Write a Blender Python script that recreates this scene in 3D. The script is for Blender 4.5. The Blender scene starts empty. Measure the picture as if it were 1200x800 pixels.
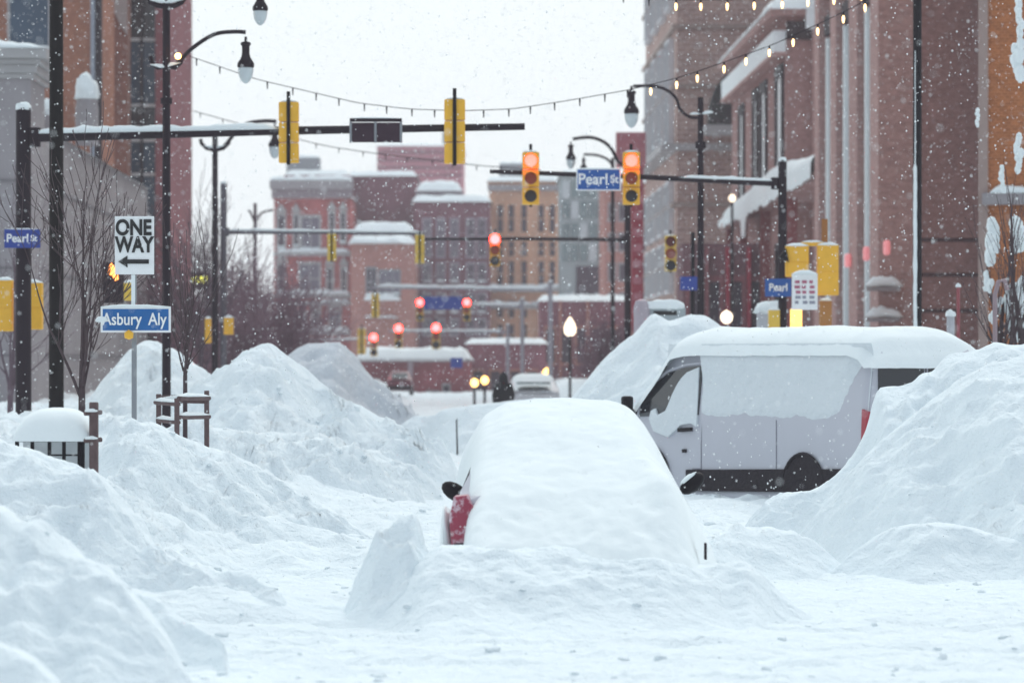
import bpy, bmesh, math, random
import numpy as np
from mathutils import Vector, Matrix
random.seed(7); rng = np.random.RandomState(11)
F = 4000.0; HZ = 420.0; CZ = 2.15          # lens (in photo pixels), horizon row, eye height
S = bpy.context.scene; C = S.collection

# ------------------------------------------------------------------ placing
def P(px, py, D): return Vector(((px-600)*D/F, D, CZ-(py-HZ)*D/F))
def X(px, D): return (px-600)*D/F
def Z(py, D): return CZ-(py-HZ)*D/F

# ------------------------------------------------------------------ noise
_perm = rng.permutation(256); _perm = np.concatenate([_perm, _perm, _perm])
_ang = rng.rand(256)*2*np.pi; _gx = np.cos(_ang); _gy = np.sin(_ang)
def perlin(x, y, seed=0):
    x = np.asarray(x, float)+seed*17.31; y = np.asarray(y, float)+seed*9.77
    xi = np.floor(x).astype(int); yi = np.floor(y).astype(int)
    xf = x-xi; yf = y-yi; xi &= 255; yi &= 255
    u = xf*xf*xf*(xf*(xf*6-15)+10); v = yf*yf*yf*(yf*(yf*6-15)+10)
    def g(a, b, dx, dy):
        h = _perm[_perm[a]+b]; return _gx[h]*dx+_gy[h]*dy
    n00 = g(xi, yi, xf, yf); n10 = g(xi+1, yi, xf-1, yf)
    n01 = g(xi, yi+1, xf, yf-1); n11 = g(xi+1, yi+1, xf-1, yf-1)
    return (n00*(1-u)+n10*u)*(1-v)+(n01*(1-u)+n11*u)*v
def fbm(x, y, o=4, seed=0, gain=.5):
    a = 1; f = 1; s = 0
    for k in range(o): s = s+a*perlin(x*f, y*f, seed+k*3); a *= gain; f *= 2.03
    return s
def billow(x, y, o=3, seed=0, gain=.5):
    a = 1; f = 1; s = 0
    for k in range(o): s = s+a*(1-2*np.abs(perlin(x*f, y*f, seed+k*5))**.8); a *= gain; f *= 2.1
    return s
def sstep(a, b, x):
    t = np.clip((np.asarray(x, float)-a)/(b-a), 0, 1); return t*t*(3-2*t)

# ------------------------------------------------------------------ materials
MATS = {}
def nt(m): return m.node_tree.nodes, m.node_tree.links
def pmat(name, col, rough=.7, metal=0, noise=None, bump=0, bscale=20, emit=None, estr=0, spec=.4, alpha=None, trans=0):
    if name in MATS: return MATS[name]
    m = bpy.data.materials.new(name); m.use_nodes = True; N, L = nt(m)
    b = N['Principled BSDF']; b.inputs['Base Color'].default_value = (*col, 1)
    b.inputs['Roughness'].default_value = rough; b.inputs['Metallic'].default_value = metal
    b.inputs['Specular IOR Level'].default_value = spec
    if trans: b.inputs['Transmission Weight'].default_value = trans
    tc = N.new('ShaderNodeTexCoord')
    amt, sc = noise if noise else (.12, 6)
    n = N.new('ShaderNodeTexNoise'); n.inputs['Scale'].default_value = sc; n.inputs['Detail'].default_value = 6
    L.new(tc.outputs['Object'], n.inputs['Vector'])
    mx = N.new('ShaderNodeMix'); mx.data_type = 'RGBA'
    mx.inputs['A'].default_value = (*[c*(1-amt) for c in col], 1)
    mx.inputs['B'].default_value = (*[min(1, c*(1+amt)) for c in col], 1)
    L.new(n.outputs['Fac'], mx.inputs['Factor']); L.new(mx.outputs['Result'], b.inputs['Base Color'])
    if bump:
        n2 = N.new('ShaderNodeTexNoise'); n2.inputs['Scale'].default_value = bscale; n2.inputs['Detail'].default_value = 8
        L.new(tc.outputs['Object'], n2.inputs['Vector'])
        bp = N.new('ShaderNodeBump'); bp.inputs['Strength'].default_value = bump; bp.inputs['Distance'].default_value = .05
        L.new(n2.outputs['Fac'], bp.inputs['Height']); L.new(bp.outputs['Normal'], b.inputs['Normal'])
    if emit:
        b.inputs['Emission Color'].default_value = (*emit, 1); b.inputs['Emission Strength'].default_value = estr
    MATS[name] = m; return m
def brick(name, c1, c2, mortar, scale=4.0, snow=0.0, stain=.25):
    if name in MATS: return MATS[name]
    c1, c2, mortar = [tuple(min(.8, v*k) for v, k in zip(c, (1.48, 1.26, 1.26))) for c in (c1, c2, mortar)]
    m = bpy.data.materials.new(name); m.use_nodes = True; N, L = nt(m); b = N['Principled BSDF']
    b.inputs['Roughness'].default_value = .92; b.inputs['Specular IOR Level'].default_value = .2
    tc = N.new('ShaderNodeTexCoord'); sp = N.new('ShaderNodeSeparateXYZ'); L.new(tc.outputs['Object'], sp.inputs[0])
    ad = N.new('ShaderNodeMath'); L.new(sp.outputs['X'], ad.inputs[0]); L.new(sp.outputs['Y'], ad.inputs[1])
    cb = N.new('ShaderNodeCombineXYZ'); L.new(ad.outputs[0], cb.inputs['X']); L.new(sp.outputs['Z'], cb.inputs['Y'])
    br = N.new('ShaderNodeTexBrick'); L.new(cb.outputs[0], br.inputs['Vector'])
    br.inputs['Color1'].default_value = (*c1, 1); br.inputs['Color2'].default_value = (*c2, 1)
    br.inputs['Mortar'].default_value = (*mortar, 1); br.inputs['Scale'].default_value = scale
    br.inputs['Mortar Size'].default_value = .03; br.inputs['Bias'].default_value = -.1
    n = N.new('ShaderNodeTexNoise'); n.inputs['Scale'].default_value = .35; n.inputs['Detail'].default_value = 8
    n.inputs['Roughness'].default_value = .7
    L.new(tc.outputs['Object'], n.inputs['Vector'])
    rp = N.new('ShaderNodeMapRange'); rp.inputs['To Min'].default_value = 1-stain*1.6; rp.inputs['To Max'].default_value = 1+stain*1.6
    rp.inputs['From Min'].default_value = .25; rp.inputs['From Max'].default_value = .75
    L.new(n.outputs['Fac'], rp.inputs['Value'])
    mul = N.new('ShaderNodeMix'); mul.data_type = 'RGBA'; mul.blend_type = 'MULTIPLY'; mul.inputs['Factor'].default_value = 1
    L.new(br.outputs['Color'], mul.inputs['A']); L.new(rp.outputs[0], mul.inputs['B'])
    n3 = N.new('ShaderNodeTexNoise'); n3.inputs['Scale'].default_value = 3.4; n3.inputs['Detail'].default_value = 12; n3.inputs['Roughness'].default_value = .85
    mp3 = N.new('ShaderNodeMapping'); mp3.inputs['Scale'].default_value = (1, 1, 2.6); L.new(tc.outputs['Object'], mp3.inputs['Vector']); L.new(mp3.outputs[0], n3.inputs['Vector'])
    r3 = N.new('ShaderNodeMapRange'); r3.inputs['From Min'].default_value = .35; r3.inputs['From Max'].default_value = .65; r3.inputs['To Min'].default_value = .70; r3.inputs['To Max'].default_value = 1.28; L.new(n3.outputs['Fac'], r3.inputs['Value'])
    mu3 = N.new('ShaderNodeMix'); mu3.data_type = 'RGBA'; mu3.blend_type = 'MULTIPLY'; mu3.inputs['Factor'].default_value = 1; L.new(mul.outputs['Result'], mu3.inputs['A']); L.new(r3.outputs[0], mu3.inputs['B'])
    out = mu3.outputs['Result']
    # wind-driven snow stuck in the roughness of the wall
    n2 = N.new('ShaderNodeTexNoise'); n2.inputs['Scale'].default_value = 2.2; n2.inputs['Detail'].default_value = 12
    n2.inputs['Roughness'].default_value = .8
    L.new(tc.outputs['Object'], n2.inputs['Vector'])
    r2 = N.new('ShaderNodeMapRange'); r2.inputs['From Min'].default_value = .58-snow*.4; r2.inputs['From Max'].default_value = .72
    L.new(n2.outputs['Fac'], r2.inputs['Value'])
    m2 = N.new('ShaderNodeMix'); m2.data_type = 'RGBA'; m2.inputs['B'].default_value = (.75, .78, .8, 1)
    mm = N.new('ShaderNodeMath'); mm.operation = 'MULTIPLY'; mm.inputs[1].default_value = .55
    L.new(r2.outputs[0], mm.inputs[0]); L.new(mm.outputs[0], m2.inputs['Factor'])
    L.new(out, m2.inputs['A']); L.new(m2.outputs['Result'], b.inputs['Base Color'])
    MATS[name] = m; return m

def snowmat(name, col, bumps=(.5, .3), grain=60):
    m = bpy.data.materials.new(name); m.use_nodes = True; N, L = nt(m); b = N['Principled BSDF']
    b.inputs['Roughness'].default_value = .85; b.inputs['Specular IOR Level'].default_value = .25
    tc = N.new('ShaderNodeTexCoord')
    n = N.new('ShaderNodeTexNoise'); n.inputs['Scale'].default_value = 1.3; n.inputs['Detail'].default_value = 10
    n.inputs['Roughness'].default_value = .65
    L.new(tc.outputs['Object'], n.inputs['Vector'])
    mx = N.new('ShaderNodeMix'); mx.data_type = 'RGBA'
    mx.inputs['A'].default_value = (*[c*.94 for c in col], 1); mx.inputs['B'].default_value = (*[min(.97, c*1.03) for c in col], 1)
    L.new(n.outputs['Fac'], mx.inputs['Factor']); L.new(mx.outputs['Result'], b.inputs['Base Color'])
    prev = None
    for sc, st, ds in ((5, bumps[0], .10), (22, bumps[1], .03), (grain, bumps[1], .012)):
        q = N.new('ShaderNodeTexNoise'); q.inputs['Scale'].default_value = sc; q.inputs['Detail'].default_value = 6
        L.new(tc.outputs['Object'], q.inputs['Vector'])
        bp = N.new('ShaderNodeBump'); bp.inputs['Strength'].default_value = st; bp.inputs['Distance'].default_value = ds
        L.new(q.outputs['Fac'], bp.inputs['Height'])
        if prev: L.new(prev.outputs['Normal'], bp.inputs['Normal'])
        prev = bp
    L.new(prev.outputs['Normal'], b.inputs['Normal'])
    return m
SNOW = snowmat('snow_fresh', (.82, .88, .91), (.55, .55))
SNOWR = snowmat('snow_ploughed', (.81, .87, .90), (.7, .6))
SNOWG = snowmat('snow_grey', (.60, .63, .67), (.8, .5))  # darker grey tone, used on one far pile
SNOWS = snowmat('snow_smooth', (.85, .895, .905), (.12, .10))
BLACK = pmat('black_metal', (.012, .010, .013), .6, .0, bump=.1, spec=.15)
DARK = pmat('dark_iron', (.024, .016, .022), .6, spec=.15)
BROWNP = pmat('brown_steel', (.06, .04, .045), .6)
GREYM = pmat('galvanised', (.28, .29, .31), .5, .4)
YEL = pmat('signal_yellow', (.90, .47, .04), .5, noise=(.15, 5))
YEL2 = pmat('signal_yellow_pale', (.78, .52, .08), .5)
LENSR = pmat('lens_dark_red', (.12, .015, .015), .3)
LENSA = pmat('lens_dark_amber', (.30, .05, .025), .3)
LENSG = pmat('lens_dark_green', (.03, .03, .04), .3)
LITR = pmat('lit_red', (1, .3, .2), .5, emit=(1, .007, .006), estr=40)
LITRF = pmat('lit_red_far', (1, .3, .25), .5, emit=(1, .013, .015), estr=34)
LITW = pmat('lit_warm', (1, .8, .5), .5, emit=(1, .60, .25), estr=2.6)
LITG = pmat('lit_globe', (1, .85, .6), .5, emit=(1, .80, .60), estr=1.5)
LITY = pmat('lit_yellow', (1, .7, .3), .5, emit=(1, .55, .14), estr=3.2)
REFLP = pmat('pink_reflection', (1, .4, .4), .5, emit=(1, .25, .28), estr=.25)  # glow painted in for traffic-signal reflections, not a lamp
LITYG = pmat('lit_yellow_green', (.8, .8, .2), .5, emit=(.75, .75, .08), estr=2)
GLASSD = pmat('dark_glass', (.02, .022, .028), .12, spec=.8)
GLASSB = pmat('blue_glass', (.03, .07, .12), .15, spec=.7, noise=(.4, .6))
GLASST = pmat('teal_glass', (.20, .27, .28), .2, spec=.7, noise=(.4, .5))
GLOBE = pmat('lamp_globe', (.55, .60, .62), .25, spec=.6)
BLUE = pmat('sign_blue', (.02, .10, .36), .45)
BLUED = pmat('sign_blue_dark', (.03, .06, .30), .45)
WHITE = pmat('sign_white', (.9, .9, .9), .5)
SIGNK = pmat('sign_black', (.02, .02, .02), .5)
def frosted(name, col):
    m = pmat(name, col, .3, spec=.6); N, L = nt(m); b = N['Principled BSDF']; src = b.inputs['Base Color'].links[0].from_socket
    q = N.new('ShaderNodeTexNoise'); q.inputs['Scale'].default_value = 9; q.inputs['Detail'].default_value = 8; q.inputs['Roughness'].default_value = .7
    tc = N.new('ShaderNodeTexCoord'); L.new(tc.outputs['Object'], q.inputs['Vector'])
    mp = N.new('ShaderNodeMapRange'); mp.inputs['From Min'].default_value = .50; mp.inputs['From Max'].default_value = .62; L.new(q.outputs['Fac'], mp.inputs['Value'])
    x = N.new('ShaderNodeMix'); x.data_type = 'RGBA'; x.inputs['B'].default_value = (.75, .62, .68, 1); L.new(mp.outputs[0], x.inputs['Factor']); L.new(src, x.inputs['A']); L.new(x.outputs['Result'], b.inputs['Base Color']); return m
REDF = frosted('frosted_tail_red', (.34, .03, .07))
RED = pmat('tail_red', (.38, .02, .04), .3, spec=.6)
REDP = pmat('red_banner', (.42, .05, .08), .8, noise=(.3, .6))
REDS = pmat('pink_red_panel', (.48, .17, .2), .8, noise=(.2, .5))
WOOD = pmat('wood_post', (.13, .085, .085), .85, noise=(.35, 9), bump=.4)
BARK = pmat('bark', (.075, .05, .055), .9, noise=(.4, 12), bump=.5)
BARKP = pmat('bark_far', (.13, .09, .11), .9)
VANP = pmat('van_paint', (.50, .50, .555), .4, noise=(.05, 2), spec=.5)
VANT = pmat('van_trim', (.03, .025, .03), .8, noise=(.4, 20), bump=.2, spec=.15)
CARP = pmat('car_paint', (.42, .42, .48), .35)
RUB = pmat('rubber', (.03, .03, .032), .85)
COAT = pmat('black_coat', (.012, .011, .014), .9, bump=.3)
SKIN = pmat('skin', (.45, .28, .22), .6)
STONE = pmat('grey_stone', (.33, .30, .31), .9, noise=(.2, .8), bump=.3, bscale=8)
STONEL = pmat('pale_stone', (.42, .40, .40), .9, noise=(.15, 1.0))
TRIMW = pmat('pale_trim', (.62, .62, .64), .8)
MULL = pmat('mullion', (.58, .58, .58), .7)

# ------------------------------------------------------------------ mesh helpers
def link(name, verts, faces, mat, parent=None, smooth=False):
    me = bpy.data.meshes.new(name); me.from_pydata([tuple(v) for v in verts], [], faces); me.update()
    if smooth: me.polygons.foreach_set('use_smooth', [True]*len(me.polygons))
    if mat: me.materials.append(mat)
    o = bpy.data.objects.new(name, me); C.objects.link(o)
    if parent: o.parent = parent
    return o
def tag(o, label, cat=None, group=None, kind=None):
    if label: o['label'] = label
    if cat: o['category'] = cat
    if group: o['group'] = group
    if kind: o['kind'] = kind
    return o
def thing(name, label, cat, loc=(0, 0, 0), rz=0, group=None):
    o = bpy.data.objects.new(name, None); C.objects.link(o); o.location = loc; o.rotation_euler = (0, 0, rz)
    o.empty_display_size = .2
    return tag(o, label, cat, group)
def copy_tree(o, parent=None):
    c = o.copy(); C.objects.link(c)
    if parent: c.parent = parent
    for ch in list(o.children): copy_tree(ch, c)
    return c
class MB:
    def __init__(s): s.v = []; s.f = []
    def add(s, vs, fs):
        n = len(s.v); s.v += [tuple(v) for v in vs]; s.f += [tuple(i+n for i in f) for f in fs]; return s
    def box(s, x0, x1, y0, y1, z0, z1):
        return s.add([(x0, y0, z0), (x1, y0, z0), (x1, y1, z0), (x0, y1, z0), (x0, y0, z1), (x1, y0, z1), (x1, y1, z1), (x0, y1, z1)],
                     [(0, 3, 2, 1), (4, 5, 6, 7), (0, 1, 5, 4), (1, 2, 6, 5), (2, 3, 7, 6), (3, 0, 4, 7)])
    def tube(s, pts, r, n=10, cap=True):
        pts = [Vector(p) for p in pts]
        rs = r if isinstance(r, (list, tuple)) else [r]*len(pts)
        base = len(s.v); up = None
        for i, p in enumerate(pts):
            d = (pts[min(i+1, len(pts)-1)]-pts[max(i-1, 0)]).normalized()
            a = d.orthogonal().normalized() if up is None else (up-d*up.dot(d)).normalized()
            up = a; b = d.cross(a)
            for k in range(n):
                t = 2*math.pi*k/n; s.v.append(tuple(p+(a*math.cos(t)+b*math.sin(t))*rs[i]))
        for i in range(len(pts)-1):
            for k in range(n):
                a0 = base+i*n+k; a1 = base+i*n+(k+1) % n; s.f.append((a0, a1, a1+n, a0+n))
        if cap:
            s.f.append(tuple(base+k for k in range(n))[::-1]); e = base+(len(pts)-1)*n
            s.f.append(tuple(e+k for k in range(n)))
        return s
    def lathe(s, prof, c=(0, 0, 0), n=20):      # prof: (r, z)
        base = len(s.v)
        for r, z in prof:
            for k in range(n):
                t = 2*math.pi*k/n; s.v.append((c[0]+r*math.cos(t), c[1]+r*math.sin(t), c[2]+z))
        for i in range(len(prof)-1):
            for k in range(n):
                a0 = base+i*n+k; a1 = base+i*n+(k+1) % n; s.f.append((a0, a1, a1+n, a0+n))
        s.f.append(tuple(base+k for k in range(n))[::-1]); e = base+(len(prof)-1)*n
        s.f.append(tuple(e+k for k in range(n)))
        return s
    def prism(s, poly, fn0, fn1):
        n = len(poly); s.add([fn0(*p) for p in poly]+[fn1(*p) for p in poly],
              [tuple(range(n))[::-1], tuple(range(n, 2*n))]+[(i, (i+1) % n, n+(i+1) % n, n+i) for i in range(n)])
        return s
    def build(s, name, mat, parent=None, smooth=False, bevel=0):
        me = bpy.data.meshes.new(name); me.from_pydata(s.v, [], s.f); me.update()
        bm = bmesh.new(); bm.from_mesh(me); bmesh.ops.recalc_face_normals(bm, faces=bm.faces[:])
        if bevel: bmesh.ops.bevel(bm, geom=bm.edges[:], offset=bevel, segments=2, affect='EDGES', profile=.6)
        bm.to_mesh(me); bm.free()
        if smooth:
            me.polygons.foreach_set('use_smooth', [True]*len(me.polygons))
            try: me.set_sharp_from_angle(angle=math.radians(40))
            except Exception: pass
        me.materials.append(mat)
        o = bpy.data.objects.new(name, me); C.objects.link(o)
        if parent: o.parent = parent
        return o
def text(name, s, size, mat, parent, loc, bold=.0, sx=1.0, depth=.003):
    cu = bpy.data.curves.new(name, 'FONT'); cu.body = s; cu.size = size; cu.align_x = 'CENTER'; cu.align_y = 'CENTER'
    cu.extrude = depth; cu.offset = bold
    t = bpy.data.objects.new('tmp', cu); C.objects.link(t); dg = bpy.context.evaluated_depsgraph_get(); dg.update()
    me = bpy.data.meshes.new_from_object(t.evaluated_get(dg)); bpy.data.objects.remove(t); bpy.data.curves.remove(cu)
    me.transform(Matrix.Diagonal((sx, 1, 1, 1))); me.transform(Matrix.Rotation(math.pi/2, 4, 'X'))
    me.name = name; me.materials.clear(); me.materials.append(mat)
    o = bpy.data.objects.new(name, me); C.objects.link(o); o.parent = parent; o.location = loc
    return o
def grid(name, Xa, Ya, Za, mat, parent=None):
    ny, nx = Xa.shape; v = np.stack([Xa.ravel(), Ya.ravel(), Za.ravel()], 1)
    i = np.arange(ny*nx).reshape(ny, nx)
    q = np.stack([i[:-1, :-1].ravel(), i[:-1, 1:].ravel(), i[1:, 1:].ravel(), i[1:, :-1].ravel()], 1)
    me = bpy.data.meshes.new(name); me.vertices.add(len(v)); me.vertices.foreach_set('co', v.ravel())
    me.loops.add(q.size); me.loops.foreach_set('vertex_index', q.ravel())
    me.polygons.add(len(q)); me.polygons.foreach_set('loop_start', np.arange(len(q))*4)
    me.polygons.foreach_set('use_smooth', np.ones(len(q), bool)); me.update(calc_edges=True); me.validate()
    me.materials.append(mat); o = bpy.data.objects.new(name, me); C.objects.link(o)
    if parent: o.parent = parent
    return o
def snow_strip(parent, pts, w, h, name='snow', seed=0):
    """snow lying along the top of a beam: rounded ridge following points (parent space)"""
    pts = [Vector(p) for p in pts]; n = 40; r = random.Random(seed); V = []; Fc = []
    cum = [0]
    for a, b in zip(pts, pts[1:]): cum.append(cum[-1]+(b-a).length)
    L_ = cum[-1]; n = max(6, min(90, int(L_/.12))); prof = [(-1, -.15), (-.85, .45), (-.4, .9), (0, 1), (.4, .9), (.85, .45), (1, -.15)]
    for i in range(n+1):
        s = L_*i/n; k = max(j for j in range(len(cum)) if cum[j] <= s+1e-6); k = min(k, len(pts)-2)
        p = pts[k].lerp(pts[k+1], (s-cum[k])/(cum[k+1]-cum[k])); d = (pts[k+1]-pts[k]).normalized()
        side = Vector((0, 0, 1)).cross(d).normalized() if abs(d.z) < .9 else Vector((0, 1, 0))
        hh = h*(.75+.5*float(perlin(s*1.7, seed*1.3)))*(min(1, (i+.3)/2, (n-i+.3)/2)); hh *= (.8+.35*r.random())
        for a, b in prof: V.append(p+side*a*w/2+Vector((0, 0, 1))*max(b*hh, -.01))
    m = len(prof)
    for i in range(n):
        for k in range(m-1): Fc.append((i*m+k, i*m+k+1, (i+1)*m+k+1, (i+1)*m+k))
        Fc.append((i*m+m-1, i*m, (i+1)*m, (i+1)*m+m-1))
    Fc.append(tuple(range(m))); Fc.append(tuple(range(n*m, n*m+m)))
    return link(name, V, Fc, SNOWS, parent, True)
def snow_blob(parent, c, rx, ry, rz, name='snow', seed=0, mat=None, flat=True):
    nu, nv = 20, 12; V = []; Fc = []
    for j in range(nv+1):
        th = math.pi*j/nv
        for i in range(nu):
            ph = 2*math.pi*i/nu; x, y, z = math.sin(th)*math.cos(ph), math.sin(th)*math.sin(ph), math.cos(th)
            k = 1+.35*float(perlin(x*1.6+seed*3.1, y*1.6+z*1.9, seed))
            x = math.copysign(abs(x)**.85, x); y = math.copysign(abs(y)**.85, y)
            zz = z if z > 0 or not flat else z*.15
            V.append((c[0]+x*rx*k, c[1]+y*ry*k, c[2]+zz*rz*k))
    for j in range(nv):
        for i in range(nu): a = j*nu+i; b = j*nu+(i+1) % nu; Fc.append((a, b, b+nu, a+nu))
    return link(name, V, Fc, mat or SNOWS, parent, True)

# ------------------------------------------------------------------ ground
def street_x(y): return -0.02*y
def G(x, y):
    x = np.asarray(x, float); y = np.asarray(y, float); xs = x-street_x(y)
    g = .05*fbm(x*.35, y*.35, 4, 1)+.05*fbm(x*1.7, y*1.1, 4, 5)
    left = sstep(-1.9, -5.2, xs)*(.85+.35*fbm(x*.5, y*.4, 3, 8)); right = sstep(5.5, 8.0, xs)*(.7+.2*fbm(x*.5, y*.5, 3, 9))
    lump = (billow(x*.9, y*.7, 3, 12)-.6)*.24+.10*(billow(x*2.1, y*1.7, 3, 13)-.6)+.035*(billow(x*5.5, y*4.6, 2, 14)-.6)
    mid = sstep(31, 35, y)
    g = g+(left+right)*sstep(26, 30, y)+lump*(.35+.65*sstep(-1.4, -3.2, xs))*mid
    g = g+.16*np.exp(-((y-37.0-.5*x)/1.5)**2)*sstep(.2, -1.2, x)*(1+.5*fbm(x*.8, y*.8, 2, 33))
    g = g+(.30+.25*fbm(x*.6, y*.45, 3, 35))*np.exp(-((xs+2.2)/1.1)**2)*sstep(41, 47, y)*sstep(75, 60, y)
    g = g+.22*np.exp(-((y-28.2+.1*x)/1.1)**2)*sstep(-.8, -2.2, x)*(1+.6*fbm(x*1.1, y, 2, 36))      # low berm across the lane
    g = g+.16*np.exp(-((y-44+.6*x)/2.2)**2)*sstep(.2, -1.4, x)
    # tyre ruts in the near snow, running along and across the street
    rut = np.exp(-((y-24.3+.10*x+.2*perlin(x*.5, y*0, 4))/.16)**2)+np.exp(-((y-25.9+.05*x+.2*perlin(x*.4, y*0+3, 4))/.18)**2)
    for y0, k1, a1 in ((23.2, .16, .15), (24.9, .02, .13), (27.0, -.10, .16), (27.5, -.09, .13), (39.5, .30, .25), (41.2, .28, .25), (50, .2, .4), (53, .22, .4)):
        rut = rut+.8*np.exp(-((y-y0+k1*x+.25*perlin(x*.45, y*0+y0, 6))/a1)**2)
    g = g-.085*rut*(.65+.35*perlin(x*3, y*3, 2))
    crumb = billow(x*4.2, y*3.0, 3, 22)-.9
    g = g+.030*crumb*(.4+.6*sstep(-.15, .35, perlin(x*.5, y*.6, 31)+.1))*sstep(33, 29, y)
    g = g+.15*np.exp(-((y-47)/4)**2)*sstep(1, 2, x)
    return g
ds = [-6]
d = -6.
while d < 17: d += .8; ds.append(d)
while d < 34: d += .045; ds.append(d)
while d < 80: d += max(.05, (d/1000)*1.9); ds.append(d)
while d < 900: d += d*.02; ds.append(d)
ds = np.array(ds); ss = np.linspace(-1, 1, 421)
YY = np.repeat(ds[:, None], len(ss), 1); hw = 7+.28*np.maximum(ds, 0)+(np.maximum(ds-200, 0))*.6; XX = ss[None, :]*hw[:, None]
tag(grid('snow_ground', XX, YY, G(XX, YY), SNOWR), 'snow-covered street with tyre ruts and loose crumbs of snow', kind='structure')

# ------------------------------------------------------------------ snow piles
def pile(name, label, crest, kf, base=-.08, kb=None, res=.05, amp=.10, fr=1.1, seed=0, mat=None, p=.78, cat='snow bank', group=None, smooth=.18, lump=1.0, sharp=1.0):
    c = sorted([(X(a, D), D, Z(b, D)) for a, b, D in crest]); cx = np.array([q[0] for q in c]); cy = np.array([q[1] for q in c]); cz = np.array([q[2] for q in c])
    xs = np.arange(cx[0]-.3, cx[-1]+.3, res)
    zc = np.interp(xs, cx, cz, left=base-.1, right=base-.1); yc = np.interp(xs, cx, cy)
    k = max(1, int(smooth/res)); ker = np.hanning(2*k+3); ker /= ker.sum()
    pad = lambda a: np.convolve(np.pad(a, k+1, mode='edge'), ker, 'valid')
    zc = pad(zc); yc = pad(yc)+.25*fbm(xs*.8, xs*0, 2, seed+40)
    hgt = np.maximum(zc-base, .02); fw = np.maximum(.35, 1.35*kf*hgt*(1+.25*fbm(xs*.9, xs*0+5, 2, seed+50))); bw = np.maximum(.35, (kb or kf)*hgt)
    nf = int(min(260, max(24, fw.max()/res))); nb = max(14, nf//3)
    t = np.concatenate([-np.linspace(1, 0, nf, endpoint=False), np.linspace(0, 1, nb)])
    T = t[:, None]; U = np.abs(T)
    Yg = yc[None, :]+np.where(T < 0, T*fw[None, :], T*bw[None, :]); Xg = np.repeat(xs[None, :], len(t), 0)
    f = .5*(1+np.cos(np.pi*U**p)); f = np.where(U < 1, f, 0)
    body = hgt[None, :]*f
    m = np.clip(body/.5, 0, 1)*(1-.75*np.exp(-(U/.10)**2))
    n = (billow(Xg*fr, Yg*fr*.9+body*.6, 4, seed)-.75)*amp*lump+fbm(Xg*fr*3.1, Yg*fr*2.6+body, 3, seed+3)*amp*.35
    w = fbm(Xg*fr*.45, Yg*fr*.4, 2, seed+9)*amp*1.6
    # overlapping slabs where the plough pushed
    slab = (1-np.abs(perlin(Xg*fr*.7+.5*w, Yg*fr*.9, seed+14))*2.0)
    n = n+np.clip(slab-.55, 0, 1)*amp*.9*sharp
    n = n+(billow(Xg*5.5, Yg*5.0+body*3, 2, seed+21)-.6)*amp*.26*sharp
    Zg = base+body+(n+w)*m+.012*fbm(Xg*8, Yg*8, 2, seed+5)*np.clip(m*3, 0, 1)-.06*sstep(.8, 1, U)
    o = grid(name, Xg, Yg, Zg, mat or SNOWR)
    return tag(o, label, cat, group)
PG = 'ploughed snow piles along the street'
pile('snow_bank', 'grey snow pile in the far left distance behind a whiter pile', [(300, 450, 80), (325, 425, 80), (342, 409, 80), (362, 401, 80), (378, 404, 80), (396, 401, 80), (415, 417, 80), (430, 440, 80), (455, 463, 80), (478, 480, 79), (498, 494, 78), (540, 525, 77)], 2.0, seed=3, mat=SNOWG, res=.09, amp=.22, fr=.9)
pile('snow_bank', 'broad snow bank behind the blue alley street sign', [(20, 500, 64), (70, 480, 64), (105, 470, 63), (130, 436, 63), (145, 418, 63), (162, 404, 63), (176, 398, 63), (187, 401, 63), (205, 412, 62), (228, 430, 62), (255, 446, 62), (290, 470, 62), (350, 520, 62)], 2.6, seed=5, res=.08, amp=.20, fr=.9)
pile('snow_bank', 'tall peaked white snow bank left of the open lane', [(215, 470, 57), (250, 448, 56), (268, 439, 56), (284, 424, 56), (296, 411, 56), (305, 409, 56), (322, 412, 56), (340, 423, 56), (357, 432, 56), (372, 447, 56), (392, 461, 56), (412, 474, 55), (445, 490, 55), (475, 505, 55), (505, 525, 54), (540, 555, 54)], 3.2, seed=8, res=.07, amp=.22, fr=.95)
pile('snow_bank', 'low distant snow ridge across the street behind the buried car', [(440, 520, 78), (470, 500, 78), (487, 485, 78), (499, 489, 78), (507, 490, 77), (520, 481, 76), (545, 475, 75), (575, 471, 75), (600, 469, 75), (630, 467, 75), (680, 466, 75), (760, 470, 75), (800, 490, 75)], 1.8, seed=12, res=.09, amp=.10)
pile('snow_bank', 'tall snow pile behind the front of the white van', [(630, 500, 61), (655, 476, 61), (672, 465, 61), (690, 440, 61), (705, 425, 61), (720, 411, 61), (738, 396, 61), (750, 385, 61), (757, 374, 61), (768, 368, 61), (778, 376, 61), (790, 379, 61), (806, 371, 61), (830, 371, 61), (842, 380, 61), (860, 400, 61), (900, 440, 61)], 1.5, seed=15, res=.08, amp=.17, smooth=.1)
pile('snow_bank', 'rounded snow mound at the foot of the wooden tree guard', [(60, 600, 37), (100, 560, 37), (116, 536, 37), (132, 508, 37), (155, 494, 37), (180, 492, 37), (200, 502, 37), (235, 520, 37.5), (270, 532, 37.5), (310, 552, 37.5), (350, 575, 37.5), (400, 605, 37), (450, 640, 36.5)], 2.6, seed=18, res=.05, amp=.16)
pile('snow_bank', 'snow bank in front of the snow-capped black railing at left', [(-140, 505, 30), (-60, 500, 30), (-5, 512, 30), (20, 522, 30), (55, 537, 30), (80, 549, 30), (105, 560, 30), (120, 572, 29.7), (140, 595, 29.5), (165, 628, 29.5), (195, 656, 29), (240, 668, 28.7), (290, 668, 28.5), (320, 685, 28), (350, 712, 28)], 1.9, seed=21, res=.04, amp=.16, mat=SNOW)
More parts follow.
